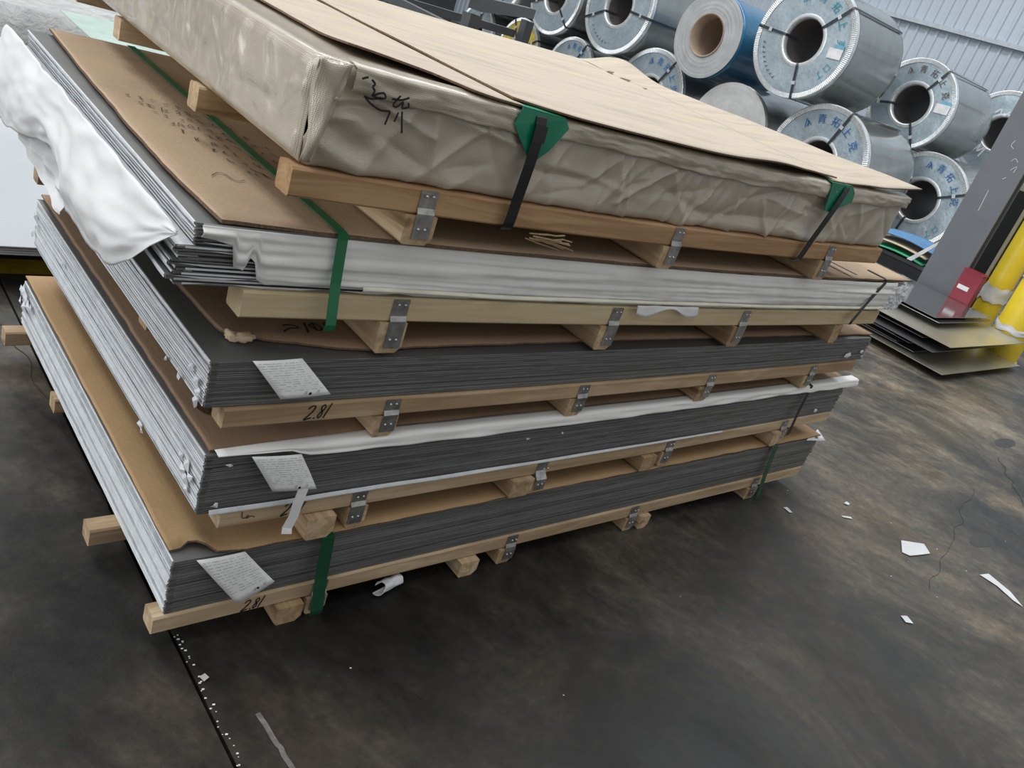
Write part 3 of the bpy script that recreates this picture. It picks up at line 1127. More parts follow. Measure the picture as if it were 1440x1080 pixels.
_r5 = random.Random(21)
CREASE = []
for _ in range(74):
    cx_, cz_ = _r5.uniform(0.02, 1.92), _r5.uniform(.0, .165)
    an = _r5.choice([_r5.uniform(.5, 1.4), _r5.uniform(-1.4, -.5), _r5.uniform(-.35, .35)])
    ln_ = _r5.uniform(.04, .14)
    CREASE.append((cx_ - ln_ * math.cos(an), cz_ - ln_ * math.sin(an), cx_ + ln_ * math.cos(an), cz_ + ln_ * math.sin(an), _r5.uniform(.004, .012) * _r5.choice([1, 1, -.6]), _r5.uniform(.006, .013)))
CREASE += [(.10, .12, .22, .085, .012, .008), (.22, .115, .235, .02, .010, .008), (.225, .03, .12, .07, -.008, .012), (.30, .12, .42, .10, .008, .008),
           (.72, .13, .66, .02, .010, .008), (.86, .13, .70, .03, .012, .008), (1.02, .15, .98, .06, .009, .007), (.45, .06, .75, .075, -.008, .016), (.95, .035, 1.35, .05, -.008, .016)]


def folds(x, z):
    d = 0.0
    for ax, az, bx, bz, am, w_ in CREASE:
        vx, vz = bx - ax, bz - az
        t = ((x - ax) * vx + (z - az) * vz) / (vx * vx + vz * vz)
        if t < -.3 or t > 1.3:
            continue
        tc = min(1, max(0, t))
        q = math.hypot(x - ax - vx * tc, z - az - vz * tc)
        if q < w_ * 3:
            d += am * math.exp(-abs(q / w_) ** 1.3) * (1 - .5 * abs(2 * tc - 1))
    return d


def wrap_surface():
    """rounded box: a closed cross section in y-z swept along x, creased by noise"""
    nx = 420
    # cross section (y, z), front bottom -> front top -> back top -> back bottom
    sec = []
    rc = .018
    def arc(cy, cz, a0, a1, k=4):
        return [(cy + rc * math.cos(a0 + (a1 - a0) * i / k), cz + rc * math.sin(a0 + (a1 - a0) * i / k)) for i in range(k + 1)]
    sec += arc(rc, rc, -math.pi / 2, -math.pi)
    nf = 36
    sec += [(0, rc + (H5 - 2 * rc) * i / nf) for i in range(1, nf)]
    sec += arc(rc, H5 - rc, math.pi, math.pi / 2)
    nt = 60
    sec += [(rc + (D5 - 2 * rc) * i / nt, H5) for i in range(1, nt)]
    sec += arc(D5 - rc, H5 - rc, math.pi / 2, 0)
    sec += [(D5, H5 - rc - (H5 - 2 * rc) * i / 8) for i in range(1, 8)]
    sec += arc(D5 - rc, rc, 0, -math.pi / 2)
    sec += [(D5 - rc - (D5 - 2 * rc) * i / 24, 0) for i in range(1, 24)]
    m_ = len(sec)
    verts, faces = [], []

    def crease(x, y, z):
        c = .6 * nz(x * 5, y * 5, z * 7) + .35 * ridge(x * 7 + 3, y * 6, z * 9) * ridge(x * 3, y * 3, z * 5 + 7) + .25 * nz(x * 22, y * 22, z * 26)
        return c

    def disp(x, y, z, nrm, big=1.0):
        c = crease(x, y, z)
        amp = .0075 * big
        ex_ = folds(x, z) if nrm.y < -.9 else 0.0
        return Vector((x, y, z)) + nrm * (amp * c + ex_)
    cen_y, cen_z = D5 / 2, H5 / 2
    for i in range(nx + 1):
        t = i / nx
        x = W5 * t
        shrink = 0
        e = min(x, W5 - x)
        if e < rc:
            shrink = rc - math.sqrt(max(0, rc * rc - (rc - e) ** 2))
        for (y, z) in sec:
            nrm = Vector((0, 0, 0))
            if y <= rc: nrm.y = -1
            if y >= D5 - rc: nrm.y = 1
            if z <= rc: nrm.z = -.4
            if z >= H5 - rc: nrm.z = 1
            nrm = nrm.normalized() if nrm.length else Vector((0, 0, 1))
            on_top = z >= H5 - .001 and rc < y < D5 - rc
            q = disp(x, y, z, nrm, .35 if on_top else 1.0)
            # bottom of the front sags in, right end tapers
            if q.z < 0:
                q.z = 0
            sc = shrink
            if y < D5 / 2: q.y += sc
            else: q.y -= sc
            if z < H5 / 2: q.z += sc * .6
            else: q.z -= sc * .6
            # gathered folds at the near left corner
            if x < .16 and y < .06:
                g_ = (1 - x / .16)
                q.y += g_ * (.010 * math.sin(z * 95 + x * 40) - .006)
                q.y -= .010 * math.exp(-((z - .075 - x * .25) / .010) ** 2) * g_
                q.y += .018 * math.exp(-((z - .095 - x * .1) / .016) ** 2) * g_ * min(1, x / .02)
            q.z += sag(5, q.x)
            verts.append(q)
    for i in range(nx):
        for k in range(m_):
            k2 = (k + 1) % m_
            faces.append((i * m_ + k, i * m_ + k2, (i + 1) * m_ + k2, (i + 1) * m_ + k))
    # the two ends: grids between the cross section's front and back, crumpled too
    for side in (0, 1):
        base = side * nx * m_
        ring = [verts[base + k] for k in range(m_)]
        ny_, nz_ = 220, 26
        start = len(verts)
        ymin, ymax = min(v.y for v in ring), max(v.y for v in ring)
        for a in range(ny_ + 1):
            for c in range(nz_ + 1):
                y = rc * .6 + (D5 - rc * 1.2) * a / ny_
                z = .004 + (H5 - .010) * c / nz_
                edge = min(min(c, nz_ - c) / 2.0, min(a, ny_ - a) / 2.0, 1)
                out = (.010 * crease(side * 3, y, z) + .006 + .4 * folds((y * 1.3 + .3) % 1.9, z)) * edge
                x = -out if side == 0 else W5 + out
                verts.append(Vector((x, y, z + sag(5, 0))))
        for a in range(ny_):
            for c in range(nz_):
                i0 = start + a * (nz_ + 1) + c
                f_ = (i0, i0 + 1, i0 + nz_ + 2, i0 + nz_ + 1)
                faces.append(f_ if side == 0 else tuple(reversed(f_)))
    return mesh('woven_wrapping', verts, faces, MAT['wrap'], True)


put('woven_wrapping', wrap_surface(), b5)


# a turned-over hem of the wrapping along the top front edge, ending in a fold at the left corner
def hem(u, v):
    x = .05 + 1.87 * u
    z = H5 + .004 - (.042 + .016 * nz(x * 2.3, 4) + .006 * nz(x * 11, 2)) * v
    y = -.012 - .004 * nz(x * 8, v * 3, 2) - .006 * abs(nz(x * 19, v * 4, 6)) - .5 * folds(x, z) - .003 * math.sin(math.pi * v)
    if v < .15:
        y += (.15 - v) / .15 * .03
    return (x, y, z + sag(5, x))


grid_obj('wrapping_hem', hem, 160, 12, MAT['wrap'], b5, .001, True)


def fold_corner(u, v):
    # a folded ear of wrapping standing out at the near left edge
    z = .01 + .155 * v
    bulge = .020 * math.sin(math.pi * v) ** .6
    x = -.010 + .055 * u * (0.35 + .65 * v)
    y = -.012 - bulge * math.sin(math.pi * min(1, u * 1.15)) - .010 * (1 - u) * math.sin(v * 7)
    return (x, y + .004 * nz(u * 5, v * 6, 3), z)


grid_obj('folded_corner', fold_corner, 14, 24, MAT['wrap'], b5, .001, True)

for x, dxb in ((.420, .004), (1.528, -.065)):
    pts = [(x, .03, H5 + .006 + sag(5, x)), (x, .0, H5 + .006 + sag(5, x)), (x, -.024, H5 - .003 + sag(5, x)), (x + dxb * .4, -.030, H5 * .6 + sag(5, x)), (x + dxb * .8, -.026, .01 + sag(5, x)), (x + dxb, -.022, -.045 + sag(5, x)), (x + dxb, .0, -.054 + sag(5, x))]
    ribbon('black_strap', smooth_line(pts, 4), .025, .0012, MAT['black_strap'], b5)
ribbon('strap_seal', [(.421, -.0305, .150 + sag(5, .4)), (.421, -.0325, .120 + sag(5, .4))], .029, .002, MAT['black_strap'], b5)
for pl_, top_ in ((((.374, .176), (.364, .145), (.428, .082), (.462, .112), (.492, .158), (.480, .172)), ((.374, .176), (.480, .172), (.47, .18), (.385, .18))),
                  (((1.452, .172), (1.470, .100), (1.50, .098), (1.585, .135), (1.578, .160), (1.558, .174)), ((1.452, .172), (1.558, .174), (1.55, .18), (1.46, .18)))):
    s_ = sag(5, pl_[0][0])
    front = [(x, -.0235 + .10 * max(0, z - .155), z - .004 + s_) for x, z in pl_]
    o = poly_plate('corner_protector', front, .002, MAT['green_plastic'], b5)
    a, bq, c, d = top_
    poly_plate('protector_flap', [(a[0], -.021, a[1] - .003 + s_), (bq[0], -.021, bq[1] - .003 + s_), (c[0], .012, H5 + .006 + s_), (d[0], .012, H5 + .006 + s_)], .002, MAT['green_plastic'], o)
# scrawl on the wrapping
g = [[(0, 0), (.12, .12), (.22, .18)], [(.35, .1), (.5, -.1), (.45, -.3), (.55, -.5), (.5, -.8), (.7, -.6), (.9, -.5), (1.0, -.75), (.75, -.85), (.55, -.8)],
     [(.25, -.95), (.5, -1.25), (.9, -1.5), (1.3, -1.45)], [(.2, -.92), (.5, -.98), (.85, -.8)],
     [(1.25, -.7), (1.6, -.65), (1.9, -.4)], [(1.55, -.4), (1.35, -1.0), (1.5, -1.1), (1.7, -.75), (1.72, -1.1), (1.95, -.95), (1.9, -.7)],
     [(1.3, -1.45), (1.22, -2.3)], [(1.75, -1.3), (1.95, -2.6)], [(1.62, -1.4), (1.55, -2.0)]]
strokes('handwriting', [smooth_line([(x, y * .55) for x, y in t]) for t in g], (.052, -.0300, .151), (1, 0, -.02), (0, 0, 1), (0, -1, 0), .046, .0034, MAT['ink_black'], b5)


# kraft boards on top of the wrapped bundle
def top_board(label, fn, nu, nv, mat=None):
    mat = mat or MAT['kraft_pale']
    o = grid_obj('cardboard_sheet', fn, nu, nv, mat, None, .0035, True, None, (dx5, dy5, Z5 + H5), yaw5, [mat, MAT['kraft_edge']])
    return tag(o, label, 'cardboard')


def tb_a(u, v):
    x = .088 + .300 * u + .004 * nz(v * 20, 1) * (1 - u)
    y0 = lerp_table([(.08, .10), (.22, .055), (.28, .0), (.33, -.012), (.40, -.012)], x)
    y = y0 + (1.44 - y0) * v
    return (x, y, .008 + .010 * math.exp(-((y - .05) / .1) ** 2) * (1 - u) + .002 * nz(x * 5, y * 3) + sag(5, x))


def tb_b(u, v):
    x = .378 + (1.12 + .36 * v) * u
    y0 = lerp_table([(.37, .02), (.42, -.004), (.50, -.022), (.9, -.026), (1.3, -.020), (1.38, .004), (1.50, .0)], x)
    y = y0 + (1.445 - y0) * v
    z = .0135 + .004 * nz(x * 2.5, y * 2.5, 3) + .012 * math.exp(-((x - 1.2) / .16) ** 2) * math.exp(-(y / .08) ** 2)
    return (x, y, z + sag(5, x))


def tb_c(u, v):
    xl_ = 1.46 + .36 * v
    xr_ = 1.965 + .01 * nz(v * 5, 2)
    x = xl_ + (xr_ - xl_) * u
    y = -.012 + 1.46 * v
    z = .008 + .024 * u * u * (1 - .5 * v) + .030 * math.exp(-((v - .93) / .10) ** 2) * (.3 + u) + .003 * nz(x * 7, y * 5)
    return (x, y, z + sag(5, min(x, 1.94)))


top_board('pale kraft strip on the left end of the brown wrapped bundle', tb_a, 20, 60)
top_board('wide pale kraft board across the middle of the brown wrapped bundle', tb_b, 60, 50)
top_board('right-hand kraft board on the brown wrapped bundle, its back corner curled up', tb_c, 30, 60)

for k, (u_, v_, l_) in enumerate(((.0, .80, .05), (.02, .72, .07), (.01, .64, .04))):
    x_, y_, z_ = tb_c(u_, v_)
    put('torn_edge', mesh('torn_edge', [(x_ - .01, y_, z_ + .004), (x_ + .012, y_ + .01, z_ + .012), (x_ + .02, y_ + l_, z_ + .008), (x_ - .004, y_ + l_ * .8, z_ + .004)], [(0, 1, 2, 3)], MAT['kraft_edge']), bpy.data.objects['cardboard_sheet.006'])

# ------------------------------------------------------------------ coils in the background
TH = math.radians(-90.0)
UX = Vector((math.cos(TH), math.sin(TH), 0))
NX = Vector((-math.sin(TH), math.cos(TH), 0))


def text_mesh(ch):
    cu = bpy.data.curves.new('glyph', 'FONT')
    cu.body = ch
    cu.size = 1.0
    cu.align_x = 'CENTER'
    cu.align_y = 'CENTER'
    cu.resolution_u = 3
    o = bpy.data.objects.new('glyph', cu)
    COL.objects.link(o)
    dg = bpy.context.evaluated_depsgraph_get()
    me = o.evaluated_get(dg).to_mesh()
    vs = [v.co.copy() for v in me.vertices]
    fs = [tuple(p.vertices) for p in me.polygons]
    o.evaluated_get(dg).to_mesh_clear()
    bpy.data.objects.remove(o)
    bpy.data.curves.remove(cu)
    return vs, fs


GL = {ch: text_mesh(ch) for ch in '青拓上克口丁'}
GL['logo'] = ([Vector(p) for p in [(-.4, -.4, 0), (-.3, -.4, 0), (0, .25, 0), (0, .42, 0), (.3, -.4, 0), (.4, -.4, 0), (-.12, -.4, 0), (.02, -.4, 0), (.22, .05, 0), (.15, .18, 0)]],
              [(0, 1, 2, 3), (3, 2, 4, 5), (6, 7, 8, 9)])


def coil(X, Y, Z, Rr, label, kind='cover', hole=.254, L=1.25, angs=(75, 195, 290), text=None, tstart=112, tstep=-21, lab=None, body='coil_side', tail_text=None, black_row=None, group=None):
    r = root('steel_coil', label, 'coil', (X, Y, Z - Rr), TH, group)

    def P(o):
        o.location = (0, 0, Rr)
        return o
    sd = X * 3 + Z
    seg = 96
    hole = min(hole, Rr * .52)
    yb_ = .012 if kind in ('cover', 'yellow') else .035
    P(lathe('coil_body', [(hole + .012, yb_), (Rr * .985, yb_), (Rr * .985, .10), (Rr * .978, .13), (Rr * .98, L - .1), (Rr * .985, L - .06), (Rr * .985, L), (hole, L)], MAT[body], r, seg, True,
            lambda k, a, rr, y: (rr + (.004 * nz(a * 4, y * 6, sd) if .1 < y < L - .05 else 0), y)))
    P(lathe('core_tube', [(hole, -.004), (hole, L)], MAT['core_kraft' if kind in ('film', 'bare') else 'core_dark'], r, 48))
    if kind == 'cover' or kind == 'yellow':
        pr = [(hole + (Rr * .93 - hole) * q / 9, 0.0) for q in range(10)]
        P(lathe('end_cover', pr, MAT['galv' if kind == 'cover' else 'coil_yellow_face'], r, seg, True,
                lambda k, a, rr, y: (rr, -.004 + .007 * nz(math.cos(a) * rr * 5, math.sin(a) * rr * 5, sd) * (1 if hole + .01 < rr < Rr * .92 else 0))))
        # rim crimped into fine teeth
        P(lathe('outer_rim', [(Rr * .905, -.010), (Rr * .985, -.014), (Rr, -.010), (Rr, .05), (Rr * .987, .05)], MAT['galv_rim'], r, 400, False,
                lambda k, a, rr, y: (rr, y - (.005 if k % 2 and y < 0 else 0))))
        P(lathe('inner_rim', [(hole + .042, -.008), (hole + .010, -.016), (hole - .004, -.010), (hole - .006, .06)], MAT['galv_rim'], r, 64))
        for a in angs:
            t = math.radians(a)
            e, w = Vector((math.cos(t), 0, math.sin(t))), Vector((-math.sin(t), 0, math.cos(t)))
            pts = [e * (hole - .008) + Vector((0, .25, 0)), e * (hole - .008) + Vector((0, -.012, 0)), e * (hole + .02) + Vector((0, -.022, 0)), e * (Rr * .96) + Vector((0, -.024, 0)), e * (Rr + .003) + Vector((0, -.016, 0)), e * (Rr + .003) + Vector((0, L, 0))]
            so = P(ribbon('steel_strap', pts, .030, .002, MAT['strap_steel'], r, w))
            c = e * (hole + .55 * (Rr - hole))
            pl_ = [c + w * .024 + e * .02, c - w * .024 + e * .02, c - w * .024 - e * .02, c + w * .024 - e * .02]
            poly_plate('strap_seal', [q + Vector((0, -.027, 0)) for q in pl_], .004, MAT['galv_rim'], so)
    else:
        mt = MAT['coil_grey_face' if kind == 'film' else 'coil_white_face']
        pr = [(hole + (Rr * .985 - hole) * q / 24, 0.010) for q in range(25)]
        P(lathe('wound_edge', pr, mt, r, seg, True, lambda k, a, rr, y: (rr, y - .004 * nz(rr * 60, sd) - .006 * nz(math.cos(a) * 2, math.sin(a) * 2, rr * 3))))
        P(lathe('core_rim', [(hole + .004, -.006), (hole - .012, -.006), (hole - .012, .2)], MAT['core_kraft'], r, 48))

    def glyphs(chs, start, step, rad, size, mat, name='lettering'):
        vs, fs = [], []
        for i, ch in enumerate(chs):
            a = math.radians(start + step * i)
            e, w = Vector((math.cos(a), 0, math.sin(a))), Vector((math.sin(a), 0, -math.cos(a)))
            v0, f0 = GL[ch]
            b0 = len(vs)
            vs += [e * (rad + p.y * size) + w * (p.x * size) + Vector((0, -.0165, 0)) for p in v0]
            fs += [tuple(b0 + q for q in f) for f in f0]
        P(put(name, mesh(name, vs, fs, mat), r))
    if text:
        mid = hole + (Rr - hole) * .56
        glyphs(['logo', '青', '拓', '上', '克'], tstart, tstep, mid, .115 * Rr / .65, MAT[text])
    if tail_text is not None:
        glyphs(['口', '丁'], tail_text, -13, hole + (Rr - hole) * .58, .09 * Rr / .65, MAT['ink_teal'])
    if black_row:
        vs, fs = [], []
        a0, a1, n = black_row
        for i in range(n):
            a = math.radians(a0 + (a1 - a0) * i / n)
            e, w = Vector((math.cos(a), 0, math.sin(a))), Vector((math.sin(a), 0, -math.cos(a)))
            c = e * (hole + (Rr - hole) * .62)
            b0 = len(vs)
            s = .012
            for (p, q) in ((-1, -1.3), (-.4, -1.3), (-.4, 1.3), (-1, 1.3), (-1, .7), (1, .7), (1, 1.3), (-1, 1.3)):
                vs.append(c + w * p * s + e * q * s + Vector((0, -.0165, 0)))
            fs += [(b0, b0 + 1, b0 + 2, b0 + 3), (b0 + 4, b0 + 5, b0 + 6, b0 + 7)]
        P(put('lettering', mesh('lettering', vs, fs, MAT['strap_steel']), r))
    if lab is not None:
        a = math.radians(lab)
        e = Vector((math.cos(a), 0, math.sin(a)))
        c = e * (hole + (Rr - hole) * .56) + Vector((0, -.0175, 0))
        ex, ez = Vector((1, 0, .05)), Vector((-.05, 0, 1))
        q = lambda x, z: c + ex * x + ez * z
        lo = P(poly_plate('label', [q(-.10, -.055), q(.08, -.055), q(.08, .055), q(-.10, .055)], .002, MAT['label_white'], r))
        poly_plate('label_header', [q(-.05, .055), q(.08, .055), q(.08, .095), q(-.05, .095)], .002, MAT['label_blue'], lo)
    return r


coil(8.916, 4.205, .670, .670, 'bottom-row coil with blue lettering right behind the brown wrapped bundle', angs=(72, 192, 300), text='ink_blue', tstart=128, tstep=-22)
coil(10.535, 3.539, .608, .608, 'bottom-row coil behind the coloured boards and grey column', angs=(27, 150, 262), text='ink_blue', tstart=98, tstep=-20, tail_text=-32)
coil(8.60, 4.83, 1.86, .650, 'largest upper coil with a clear-wrapped side and a white label', angs=(45, 178, 285), text='ink_teal', tstart=112, tstep=-26, lab=-4, tail_text=-24, black_row=(195, 255, 9), L=1.2)
coil(8.752, 5.49, .605, .605, 'pale bare-faced coil roll in the bottom row, half hidden by kraft board', 'bare', .16, 1.2)
coil(8.603, 6.203, 1.59, .530, 'coil in blue film with a brown paper core', 'film', .26, 1.25, body='coil_blue')
coil(10.40, 4.152, 1.635, .559, 'upper coil right of the largest one, a white label by its dark hole', angs=(60, 192, 300), text='ink_grey', tstart=118, tstep=-22, lab=8, hole=.245, L=1.25)
coil(12.299, 3.705, 1.691, .572, 'upper coil with white chalk marks, partly behind the grey column', angs=(80, 197, 320), hole=.225)
coil(8.835, 6.997, .630, .630, 'far bottom-row coil with blue lettering left of the pale bare coil', angs=(60, 180, 300), text='ink_blue', tstart=106, tstep=-20)
coil(8.606, 7.858, 1.58, .640, 'far upper coil left of the blue film coil', angs=(-3, 110, 205), black_row=(222, 275, 7))
coil(8.609, 9.192, 1.44, .555, 'far upper coil above the yellow-faced coil, second from the left', angs=(320, 95, 200), hole=.235)
coil(8.611, 10.576, 1.466, .580, 'far upper coil cut off by the top of the picture', angs=(300, 60, 180))
coil(8.764, 8.60, .505, .505, 'small far bottom-row coil with a black strap, right of the yellow-faced coil', angs=(62, 180, 300), text='ink_blue', tstart=112, tstep=-19, hole=.2)
coil(8.761, 9.886, .496, .496, 'yellow-faced coil low behind the rack frame', 'yellow', .2, angs=(30, 118, 270))
coil(8.762, 11.079, .48, .48, 'dim coil far left behind the dark rack frame', angs=(80, 200, 320), hole=.2)
# chalk marks on the partly hidden coil
ch = bpy.data.objects['steel_coil.006']
g = [[(-.30, .26), (-.27, .20), (-.24, .26), (-.21, .20)], [(-.18, .24), (-.12, .30), (-.10, .22)], [(-.05, .22), (.0, .30)], [(-.36, -.10), (-.28, -.02), (-.30, .04)], [(-.22, -.32), (-.14, -.20), (-.15, -.30), (-.06, -.22), (-.10, -.36)]]
strokes('chalk_marks', [smooth_line(t, 3) for t in g], (0, -.026, .572), (1, 0, 0), (0, 0, 1), (0, -1, 0), 1.0, .02, MAT['chalk'], ch)

# ------------------------------------------------------------------ column, red box, yellow posts, scrap sheets
cl = root('steel_column', 'grey painted steel column beside the yellow posts', 'column', (6.76, 1.285, 0), 0)
box_obj('near_flange', (0, 0, 0), (.02, .315, 5.2), MAT['column_grey'], cl)
box_obj('web', (.02, .15, 0), (.10, .165, 5.2), MAT['column_grey'], cl)
box_obj('rear_flange', (.10, 0, 0), (.112, .315, 5.2), MAT['column_grey'], cl)
kb = root('black_board', 'black upright board between the grey column and the yellow posts', 'board', (7.32, 1.25, 0))
box_obj('board_slab', (0, 0, .03), (.40, .50, 1.20), MAT['column_dark'], kb, 1, .006)
box_obj('board_foot', (.03, .03, 0), (.37, .47, .03), MAT['runner_dark'], kb)
ob = root('beige_box', 'olive beige box on top of the black upright board', 'box', (7.34, 1.26, 1.20))
box_obj('box_body', (0, 0, 0), (.38, .44, .30), MAT['beige'], ob, 1, .004)
box_obj('tape_strip', (-.002, .19, .0), (.382, .25, .302), MAT['tape'], ob)
strokes('chalk_marks', [smooth_line(t, 3) for t in [[(0, 0), (.2, .3), (.5, .1)], [(.3, -.6), (.6, -.2), (.6, -.7)], [(.1, -1.4), (.3, -1.2)], [(-.4, -2.5), (-.3, -4.2)], [(-.3, .9), (-.6, 1.1), (-.5, 1.5)]]],
        (-.002, .13, 1.38), (0, -1, 0), (0, 0, 1), (-1, 0, 0), .10, .004, MAT['chalk'], cl)

rb = root('red_box', 'red metal box with a white label at the foot of the grey column', 'box', (6.66, 1.165, 0), .0)
box_obj('box_body', (0, -.055, 0), (.085, .11, .52), MAT['red'], rb, 1, .01)
box_obj('box_lid', (-.003, -.058, .52), (.088, .113, .54), MAT['red'], rb, 1, .008)
poly_plate('label', [(-.003, .09, .37), (-.003, .0, .37), (-.003, .0, .405), (-.003, .09, .405)], .002, MAT['label_white'], rb)


def post(x, y, rad, h, label, wraps):
    r = root('yellow_post', label, 'post', (x, y, 0))
    for nm, prof, mt in (('pipe', [(rad, .0), (rad, h - .02), (rad * .8, h), (.001, h + .005)], 'yellow'), ('base_plate', [(.001, .013), (rad * 1.06, .012), (rad * 1.08, 0)], 'yellow')):
        verts, faces = [], []
        seg = 40
        for k in range(seg):
            a = 2 * math.pi * k / seg
            verts += [(q * math.cos(a), q * math.sin(a), z) for q, z in prof]
        n = len(prof)
        faces = [(k * n + j, ((k + 1) % seg) * n + j, ((k + 1) % seg) * n + j + 1, k * n + j + 1) for k in range(seg) for j in range(n - 1)]
        put(nm, mesh(nm, verts, faces, MAT[mt], True), r)
    for z0, z1 in wraps:
        def fn(u, v, z0=z0, z1=z1):
            a = 2 * math.pi * u
            q = rad + .006 + .012 * abs(nz(math.cos(a) * 2, math.sin(a) * 2, v * 3 + z0))
            return (q * math.cos(a), q * math.sin(a), z0 + (z1 - z0) * v + .05 * nz(math.cos(a) * 1.5, math.sin(a) * 1.5, z0 * 9))
        grid_obj('film_wrap', fn, 40, 6, MAT['tape'], r, .0, True)
    return r


post(7.10, 1.105, .100, 1.7, 'yellow post next to the red box, white film tied round its foot', [(.33, .46)])
post(6.84, .765, .14, 1.02, 'yellow post standing right of the scrap sheet pile', [(.22, .27), (.62, .66)])
# beige pole between the posts
pp = root('beige_pole', 'thin beige pole between the two yellow posts', 'pole', (7.18, .962, 0))
lathe_v = []
box_obj('pole_shaft', (-.012, -.012, 0), (.012, .012, 1.75), MAT['beige'], pp, 1, .003)
box_obj('pole_foot', (-.018, -.018, 0), (.018, .018, .012), MAT['beige'], pp)
p2_ = root('beige_pole', 'thin beige pole left of the yellow post by the red box', 'pole', (7.12, 1.245, 0))
box_obj('pole_shaft', (-.012, -.012, 0), (.012, .012, 1.75), MAT['beige'], p2_, 1, .003)
box_obj('pole_foot', (-.018, -.018, 0), (.018, .018, .012), MAT['beige'], p2_)


def scrap_sheet(z, x0, y0, x1, y1, rz, mat, label, tilt=0.0, bow=.0):
    def fn(u, v):
        x, y = (x1 - x0) * u, (y1 - y0) * v
        return (x, y, .004 + tilt * (x1 - x0) * u + bow * math.sin(math.pi * u))
    o = grid_obj('scrap_sheet', fn, 8, 8, mat, None, .003, False, None, (x0, y0, z), rz)
    return tag(o, label, 'metal sheet')


# two timber bearers, then the sheets
for k, x in enumerate((5.35, 6.2)):
    o = box_obj('timber_bearer', (0, 0, 0), (.07, 1.6, .045), MAT['wood_y'], None, 1, .004, None, None, (x, .75, 0))
    tag(o, ('left' if k == 0 else 'right') + ' timber bearer under the scrap sheet pile', 'timber')
SS = [(.046, 5.10, .53, 6.62, 2.4, .00, 'scrap_olive', 'lowest olive sheet of the scrap pile, creased near its front corner'),
      (.062, 5.22, .80, 6.50, 2.5, .03, 'scrap_dark', 'dull sheet just above the lowest sheet of the scrap pile'),
      (.080, 5.18, .92, 6.45, 2.5, -.02, 'scrap_dark', 'dark sheet with a white scrap at its edge, low in the scrap pile'),
      (.098, 5.24, .86, 6.50, 2.5, .01, 'scrap_dark', 'dark sheet in the middle of the scrap pile, slightly turned'),
      (.118, 5.16, .95, 6.42, 2.5, -.03, 'scrap_dark', 'dark sheet above the middle of the scrap pile'),
      (.140, 5.12, .66, 6.55, 2.5, .012, 'scrap_dark', 'grey sheet whose front edge shows below the olive one'),
      (.172, 5.24, .80, 6.3, 2.5, .02, 'scrap_dark', 'dark sheet right under the bright olive sheet'),
      (.205, 5.20, .60, 6.68, 2.45, .0, 'scrap_olive', 'bright olive sheet jutting out below the top of the scrap pile'),
      (.250, 5.55, .86, 6.62, 2.45, .012, 'scrap_top', 'thin grey sheet second from the top of the scrap pile'),
      (.272, 5.54, .90, 6.64, 2.45, .0, 'scrap_top', 'mirror-bright top sheet of the scrap pile')]
for z, x0, y0, x1, y1, rz, mt, lb in SS:
    scrap_sheet(z, x0, y0, x1, y1, rz, MAT[mt], lb)
# spacers keep the pile apart: a low wooden block in its heart
# coloured boards and dark bins behind the pile
bd = root('dark_bin', 'dark bin behind the scrap pile under the coloured boards', 'bin', (7.35, 1.82, 0))
box_obj('bin_body', (0, 0, 0), (.6, .55, .30), MAT['column_dark'], bd, 1, .02)
box_obj('bin_rim', (-.015, -.015, .28), (.615, .565, .31), MAT['frame_grey'], bd, 1, .008)


def cboard(z, x0, y0, w, d, mt, lb, bow):
    def fn(u, v):
        return (w * u, d * v, .004 + bow * math.sin(math.pi * v) + .02 * u)
    tag(grid_obj('coloured_board', fn, 6, 12, MAT[mt], None, .006, True, None, (x0, y0, z), .1), lb, 'board')


cboard(.318, 7.32, 1.84, .5, .52, 'board_green', 'green board at the bottom of the coloured boards', .02)
cboard(.372, 7.38, 1.86, .5, .56, 'board_tan', 'tan board between the green and blue boards', .02)
cboard(.430, 7.44, 1.82, .5, .62, 'board_blue', 'blue board on top of the coloured boards', .03)
o = poly_plate('white_strip', [(7.28, 1.98, .325), (7.30, 1.80, .58), (7.30, 1.77, .58), (7.28, 1.93, .325)], .01, MAT['tape'])
tag(o, 'white strip leaning against the coloured boards', 'strip')

# ------------------------------------------------------------------ rack frame behind the stack
rk = root('rack_frame', 'dark steel rack frame rising behind the kraft boards', 'rack', (0, 0, 0))


def bar(a, b, w, name, mat='frame_grey'):
    a, b = Vector(a), Vector(b)
    t = (b - a).normalized()
    up_ = Vector((0, 0, 1)) if abs(t.z) < .9 else Vector((1, 0, 0))
    s = t.cross(up_).normalized() * w / 2
    n = s.cross(t).normalized() * w / 2
    vs = [p + i * s + j * n for p in (a, b) for i, j in ((-1, -1), (1, -1), (1, 1), (-1, 1))]
    fs = [(0, 1, 2, 3), (7, 6, 5, 4)] + [(k, k + 4, (k + 1) % 4 + 4, (k + 1) % 4) for k in range(4)]
    return put(name, mesh(name, vs, fs, MAT[mat]), rk)


